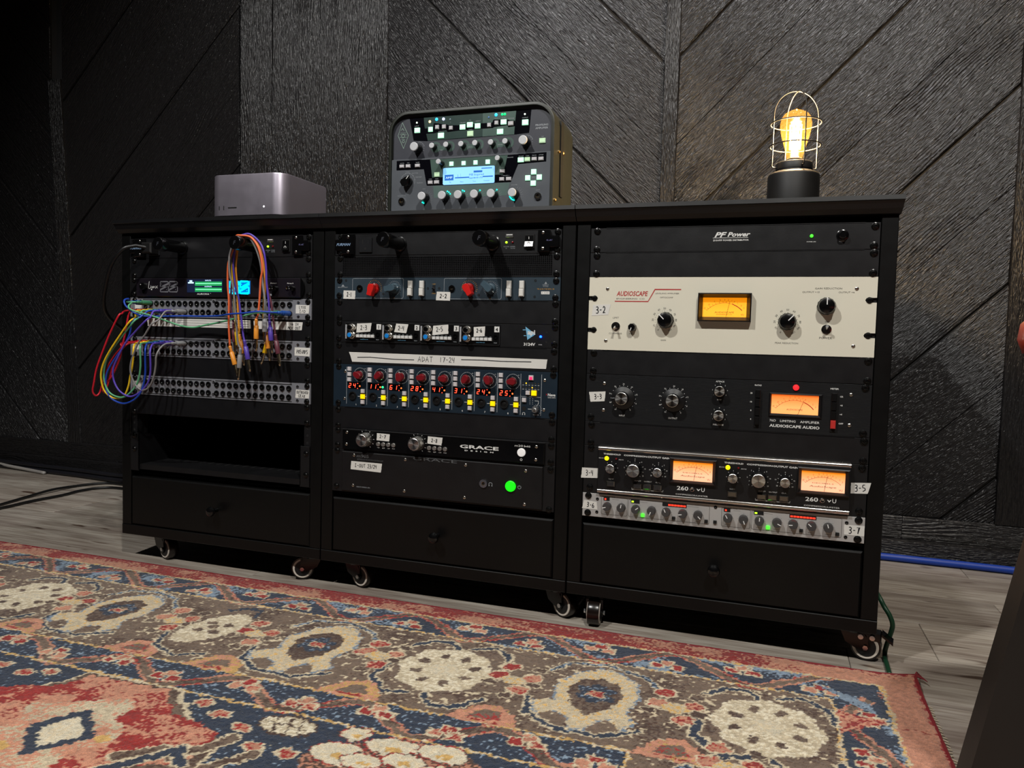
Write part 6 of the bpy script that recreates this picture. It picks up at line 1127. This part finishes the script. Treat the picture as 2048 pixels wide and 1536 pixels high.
# main border motifs
def rosette(cx, cy, rx=76, ry=80):
    put(ell(cx, cy, rx + 3, ry + 2), 'taupe'); P = [(cx + rx * (1.0 + .06 * math.cos(8 * a)) * math.cos(a), cy + ry * (1 + .05 * math.cos(8 * a)) * math.sin(a)) for a in np.linspace(0, 2 * PI, 48, endpoint=False)]
    put(inpoly(P), 'cream', 'ivory', .6, fine)
    for i in range(8): a = PI / 8 + i * PI / 4; put(ell(cx + rx * .62 * math.cos(a), cy + ry * .62 * math.sin(a), 10, 8, math.degrees(a)), 'taupe', 'brown', .55)
    put(ell(cx, cy, 22, 20), 'ivory', 'cream', .5, fine)
    for s in (-1, 1):
        put(seg_d([(cx - 92, cy - s * 10), (cx - 96, cy - s * 60), (cx - 60, cy - s * 104), (cx - 22, cy - s * 92)] if s > 0 else [(cx - 88, cy + 70), (cx - 62, cy + 100), (cx - 28, cy + 104), (cx - 12, cy + 82)], 16), 'cream'); put(seg_d([(cx - 92, cy - s * 10), (cx - 96, cy - s * 60), (cx - 60, cy - s * 104), (cx - 22, cy - s * 92)] if s > 0 else [(cx - 88, cy + 70), (cx - 62, cy + 100), (cx - 28, cy + 104), (cx - 12, cy + 82)], 9), 'navy')
    put(seg_d([(cx + 6, cy - 90), (cx + 26, cy - 116), (cx + 66, cy - 108), (cx + 92, cy - 72)], 16), 'cream'); put(seg_d([(cx + 6, cy - 90), (cx + 26, cy - 116), (cx + 66, cy - 108), (cx + 92, cy - 72)], 9), 'navy')
    put(seg_d([(cx + 14, cy + 92), (cx + 50, cy + 110), (cx + 84, cy + 84), (cx + 92, cy + 40)], 15), 'cream'); put(seg_d([(cx + 14, cy + 92), (cx + 50, cy + 110), (cx + 84, cy + 84), (cx + 92, cy + 40)], 8), 'navy')
def leaf(cx, cy):
    put(seg_d([(cx - 84, cy + 60), (cx - 60, cy + 100), (cx, cy + 112), (cx + 58, cy + 92), (cx + 90, cy + 54)], 13), 'cream'); put(seg_d([(cx - 84, cy + 60), (cx - 60, cy + 100), (cx, cy + 112), (cx + 58, cy + 92), (cx + 90, cy + 54)], 7), 'navy', 'light', .6, fine)
    put(seg_d([(cx - 92, cy - 40), (cx - 84, cy - 84), (cx - 40, cy - 114), (cx + 30, cy - 116), (cx + 78, cy - 84)], 14), 'cream'); put(seg_d([(cx - 92, cy - 40), (cx - 84, cy - 84), (cx - 40, cy - 114), (cx + 30, cy - 116), (cx + 78, cy - 84)], 7), 'navy')
    body = [(-84, -52), (-52, -30), (-62, 20), (-40, 66), (-8, 92), (24, 88), (54, 58), (64, 10), (52, -34), (70, -64), (50, -90), (36, -62), (16, -76), (10, -104), (-14, -110), (-22, -78), (-44, -66), (-60, -84), (-74, -74)]
    put(inpoly([(cx + a * 1.07, cy + b * 1.05) for a, b in body]), 'light', 'cream', .6, fine); put(inpoly([(cx + a, cy + b) for a, b in body]), 'cream', 'yellow', .72, fine)
    eye = [(-44, 10), (-30, 46), (0, 60), (30, 46), (42, 8), (30, -34), (2, -66), (-26, -44)]; put(inpoly([(cx + a, cy + b) for a, b in eye]), 'taupe', 'brown', .52)
    for a in range(0, 360, 60): q = math.radians(a + 30); put(ell(cx + 22 * math.cos(q), cy + 6 + 22 * math.sin(q), 11.5, 10), 'navy', 'light', .78, fine)
    put(inpoly([(cx - 14, cy - 4), (cx + 14, cy - 6), (cx + 15, cy + 14), (cx - 13, cy + 16)]), 'cream'); put(inpoly([(cx - 12, cy - 2), (cx + 12, cy - 3), (cx + 13, cy + 12), (cx - 11, cy + 13)]), 'pink', 'red', .55)
def cross(cx, cy):
    for i, (dx, dy) in enumerate(((-25, 6), (22, 12), (14, -34), (-18, 42), (-34, -22))):
        if i == 4: continue
        c = ('red', 'pink', 'pink', 'red')[(i + int(abs(cx) / 120)) % 4]; put(ell(cx + dx * 1.1, cy + dy, 19, 16, 25), 'cream'); put(ell(cx + dx * 1.1, cy + dy, 15.5, 12.5, 25), c, 'pink' if c == 'red' else 'red', .6)
    for dx, dy in ((34, -10), (-36, -20), (2, -56), (28, 44)): put(ell(cx + dx, cy + dy, 14, 11), 'cream'); put(ell(cx + dx, cy + dy, 11.5, 8.5), 'taupe', 'brown', .5)
    put(ell(cx, cy - 3, 22, 15), 'cream', 'yellow', .62, fine)
def tri(cx, cy): put(inpoly([(cx - 52, cy - 26), (cx - 20, cy + 22), (cx + 14, cy + 32), (cx + 44, cy + 4), (cx + 52, cy - 24)]), 'yellow', 'pink', .45); put(inpoly([(cx - 24, cy - 14), (cx - 4, cy + 14), (cx + 18, cy + 14), (cx + 28, cy - 10)]), 'taupe', 'red', .7); put(seg_d([(cx - 16, cy - 16), (cx + 22, cy - 18)], 6), 'red', 'pink', .6)
for i, cx in enumerate((631, 145, -291, -777, -1263)): leaf(cx, -281)
for cx in (877, 386, -505, -1000, -1500): rosette(cx, -283)
for cx in (750, 502, 262, 19, -158, -404, -650, -880): cross(cx, -275)
for cx in (756, 498, 286, 38, -128, -387, -630): tri(cx, -396)
put(ell(-68, -281, 44, 76, -18), 'cream', 'ivory', .6, fine)
for a, b in ((-84, -262), (-50, -262), (-86, -296), (-54, -298), (-70, -278)): put(ell(a, b, 10, 8), 'brown', 'taupe', .5)
put(seg_d([(-126, -330), (-108, -376), (-50, -398), (-4, -376)], 13), 'cream'); put(seg_d([(-126, -330), (-108, -376), (-50, -398), (-4, -376)], 7), 'navy'); put(seg_d([(-96, -200), (-70, -176), (-40, -180), (-30, -212)], 8), 'navy')
# right hand border going towards the viewer
for i in range(4): (rosette if i % 2 else leaf)(835, -530 - i * 245); cross(835, -410 - i * 245)
# field: stepped red medallion, diamond, little square flowers
M0 = [(-330, -590), (-193, -583), (-160, -560), (-117, -547), (-106, -504), (39, -499), (60, -528), (77, -534), (96, -556), (150, -562), (188, -576), (200, -640), (140, -679), (120, -740), (-60, -900), (-330, -800)]
put(inpoly([(a + (22 if a > 0 else -12), b + (8 if b > -560 else -16)) for a, b in M0]), 'cream'); put(inpoly([(a + (16 if a > 0 else -8), b + (4 if b > -560 else -12)) for a, b in M0]), 'taupe', 'brown', .55); put(inpoly(M0), 'red', 'pink', .50, patchy * .7 + fine * .3)
put(inpoly([(-110, -600), (-60, -580), (-30, -560), (10, -540), (40, -560), (30, -590), (70, -610), (80, -650), (50, -670), (60, -720), (10, -735), (-40, -710), (-70, -740), (-100, -690), (-80, -650)]), 'cream', 'pink', .55)
put(inpoly([(-56, -646), (-20, -584), (50, -640), (0, -706)]), 'navy'); put(inpoly([(-38, -645), (-15, -606), (32, -641), (2, -683)]), 'ivory', 'cream', .6, fine)
put(ell(60, -640, 12, 8), 'yellow'); put(ell(-46, -700, 14, 10), 'yellow')
for st, c in (([(110, -665), (150, -630), (172, -640), (198, -608), (214, -575)], 'taupe'), ([(96, -720), (135, -672), (168, -622), (196, -650)], 'navy'), ([(150, -740), (205, -690), (232, -640), (262, -600)], 'taupe')): put(seg_d(st, 22), 'cream'); put(seg_d(st, 16), c, 'brown' if c == 'taupe' else 'navy', .6)
put(inpoly([(225, -720), (262, -640), (330, -620), (300, -760)]), 'red', 'pink', .6)
for a, b in ((-207, -533), (-172, -518), (112, -513), (156, -531), (207, -549), (251, -583), (301, -582), (-262, -526), (330, -640)): put(ell(a, b, 17, 12), 'cream'); put(ell(a, b, 13, 8.5), 'pink', 'red', .5, fine)
put(ell(262, -523, 44, 25), 'brown'); put(ell(262, -523, 40, 21), 'cream', 'ivory', .5, fine)
for a in (-20, 0, 20): put(seg_d([(262 + a - 8, -506), (262 + a + 8, -541)], 3), 'brown')
put(seg_d([(226, -522), (298, -526)], 3), 'brown')
put(inpoly([(318, -590), (330, -545), (372, -528), (400, -505), (450, -498), (520, -505), (560, -540), (520, -600), (440, -640), (360, -630)]), 'pink', 'brown', .45, fine)
for a, b, rx, ry in ((356, -509, 20, 16), (361, -559, 38, 24), (420, -521, 40, 20), (485, -512, 34, 18), (398, -563, 26, 16), (446, -546, 28, 16), (500, -560, 30, 20), (440, -590, 36, 20)): put(ell(a, b, rx + 3, ry + 3), 'brown', 'red', .5, fine); put(ell(a, b, rx, ry), 'ivory', 'cream', .6, fine); put(ell(a + 4, b - 5, rx * .3, ry * .28), 'yellow')
for k in range(40): a, b = rng.uniform(-1100, 640), rng.uniform(-1850, -760); put(ell(a, b, 26, 20), 'cream'); put(ell(a, b, 20, 14), ('red', 'pink', 'ivory', 'taupe')[k % 4], 'red', .7)
COL *= (.60 + .46 * fine[..., None]) * (.90 + .2 * n_c[..., None])
hgt = 6.6 + (fine - .5) * 1.6 + (vnoise(X, Y, 260, 200, 9) - .5) * 1.2; hgt[dE < 5] *= .75
hgt += np.clip((X - 1040) / 60, 0, 1) ** 2 * np.clip((Y + 110) / 90, 0, 1) ** 2 * 7      # the corner lifts a little
ny, nx = X.shape; V = np.stack([X / 1000 - 1.103, Y / 1000 + .025, hgt / 1000], -1).reshape(-1, 3); I = np.arange(ny * nx).reshape(ny, nx); Q = np.stack([I[:-1, :-1], I[:-1, 1:], I[1:, 1:], I[1:, :-1]], -1).reshape(-1, 4)
me = bpy.data.meshes.new('pile'); me.vertices.add(len(V)); me.vertices.foreach_set('co', V.ravel()); me.loops.add(Q.size); me.loops.foreach_set('vertex_index', Q.ravel().astype(np.int32)); me.polygons.add(len(Q)); me.polygons.foreach_set('loop_start', np.arange(0, Q.size, 4, dtype=np.int32)); me.polygons.foreach_set('loop_total', np.full(len(Q), 4, np.int32)); me.update(); me.validate()
ca = me.color_attributes.new('yarn', 'FLOAT_COLOR', 'POINT'); ca.data.foreach_set('color', np.concatenate([COL.reshape(-1, 3), np.ones((ny * nx, 1))], 1).astype(np.float32).ravel())
m = bpy.data.materials.new('wool_yarn'); m.use_nodes = True; nt = m.node_tree; N = nt.nodes; Lk = nt.links; b = N['Principled BSDF']; at = N.new('ShaderNodeAttribute'); at.attribute_name = 'yarn'
tc = N.new('ShaderNodeTexCoord'); nz = N.new('ShaderNodeTexNoise'); nz.inputs['Scale'].default_value = 700; nz.inputs['Detail'].default_value = 2; Lk.new(tc.outputs['Object'], nz.inputs[0]); mr = N.new('ShaderNodeMapRange'); mr.inputs[1].default_value = .3; mr.inputs[2].default_value = .7; mr.inputs[3].default_value = .72; mr.inputs[4].default_value = 1.22; Lk.new(nz.outputs['Fac'], mr.inputs[0])
vm = N.new('ShaderNodeVectorMath'); vm.operation = 'SCALE'; Lk.new(at.outputs['Color'], vm.inputs[0]); Lk.new(mr.outputs[0], vm.inputs['Scale']); Lk.new(vm.outputs[0], b.inputs['Base Color']); b.inputs['Roughness'].default_value = .95; b.inputs['Specular IOR Level'].default_value = .15; b.inputs['Sheen Weight'].default_value = .25
bp = N.new('ShaderNodeBump'); bp.inputs['Strength'].default_value = .8; bp.inputs['Distance'].default_value = .002; Lk.new(nz.outputs['Fac'], bp.inputs['Height']); Lk.new(bp.outputs[0], b.inputs['Normal']); me.materials.append(m)
me.polygons.foreach_set('use_smooth', [True] * len(me.polygons))
rug = thing('rug', 'large patterned red, navy and cream rug lying in front of the three carts', 'rug', (1103, -25, 0)); link('pile', me, rug, kind='stuff')
MB().box(-3003, -1, -1875, -1, .1, 4).build('backing', mat('rug_backing', (150, 130, 105), .9), rug)
mb = MB(); 
E_ = [(0 + random.uniform(-.6, .6), -6 - 6 * i, 4.4 + 6 * max(0, 1 - i / 14) ** 2) for i in range(300)]; mb.tube(E_, 2.6, 6); E_ = [(-6 * i, 0 + random.uniform(-.6, .6), 4.4 + 6 * max(0, 1 - i / 12) ** 2) for i in range(480)]; mb.tube(E_, 2.4, 6); mb.build('bound_edge', mat('dark_red_edging', (120, 22, 30), .8, bump=.5, bscale=500), rug, kind='stuff')
mb = MB()
for i in range(200): y = -95 - i * 8.5; mb.tube([(2, y, 2.5), (5, y - random.uniform(-1, 1), 2), (7.5 + random.uniform(0, 3), y - random.uniform(-2, 2), .8)], [1.3, 1.1, .7], 5)
mb.build('fringe', mat('cream_fringe', (206, 194, 168), .8), rug, kind='stuff'); mb = MB()
for i in range(5): mb.tube([(0, 0, 10), (4 + i * 2, 6 - i * 4, 14 - i), (8 + i * 2, 8 - i * 6, 9)], [1.5, 1.1, .6], 5)
mb.build('frayed_corner', mat('dark_red_edging', (120, 22, 30), .8), rug)
# ======================== stool at the right edge of the view
t = thing('stool', 'black splayed leg stool with a round red seat at the right edge of the photo', 'stool', (1289, -500, 0))
MB().lathez(0, 0, [(176, 532), (188, 536), (193, 550), (191, 566), (181, 577), (120, 582), (.5, 583)], 56).build('seat', mat('red_orange_vinyl', (150, 28, 8), .35, coat=.3), t, smooth=60)
MB().lathez(0, 0, [(160, 514), (165, 532)], 40).build('seat_board', BLKP, t)
for a in (0, 90, 180, 270):
    q = math.radians(a); mb = MB(); vs = []
    for r_, z_, h in ((118, 522, 26), (211, 8.6 if a == 180 else 0, 30)):
        for dx, dy in ((-h, -20), (h, -20), (h, 20), (-h, 20)): vs.append((r_ + dx, dy, z_))
    mb.add([(x * math.cos(q) - y * math.sin(q), x * math.sin(q) + y * math.cos(q), z) for x, y, z in vs], [(0, 1, 2, 3), (4, 7, 6, 5), (0, 4, 5, 1), (1, 5, 6, 2), (2, 6, 7, 3), (3, 7, 4, 0)]); mb.build('leg', mat('black_brown_wood', (30, 25, 22), .5), t, smooth=0)
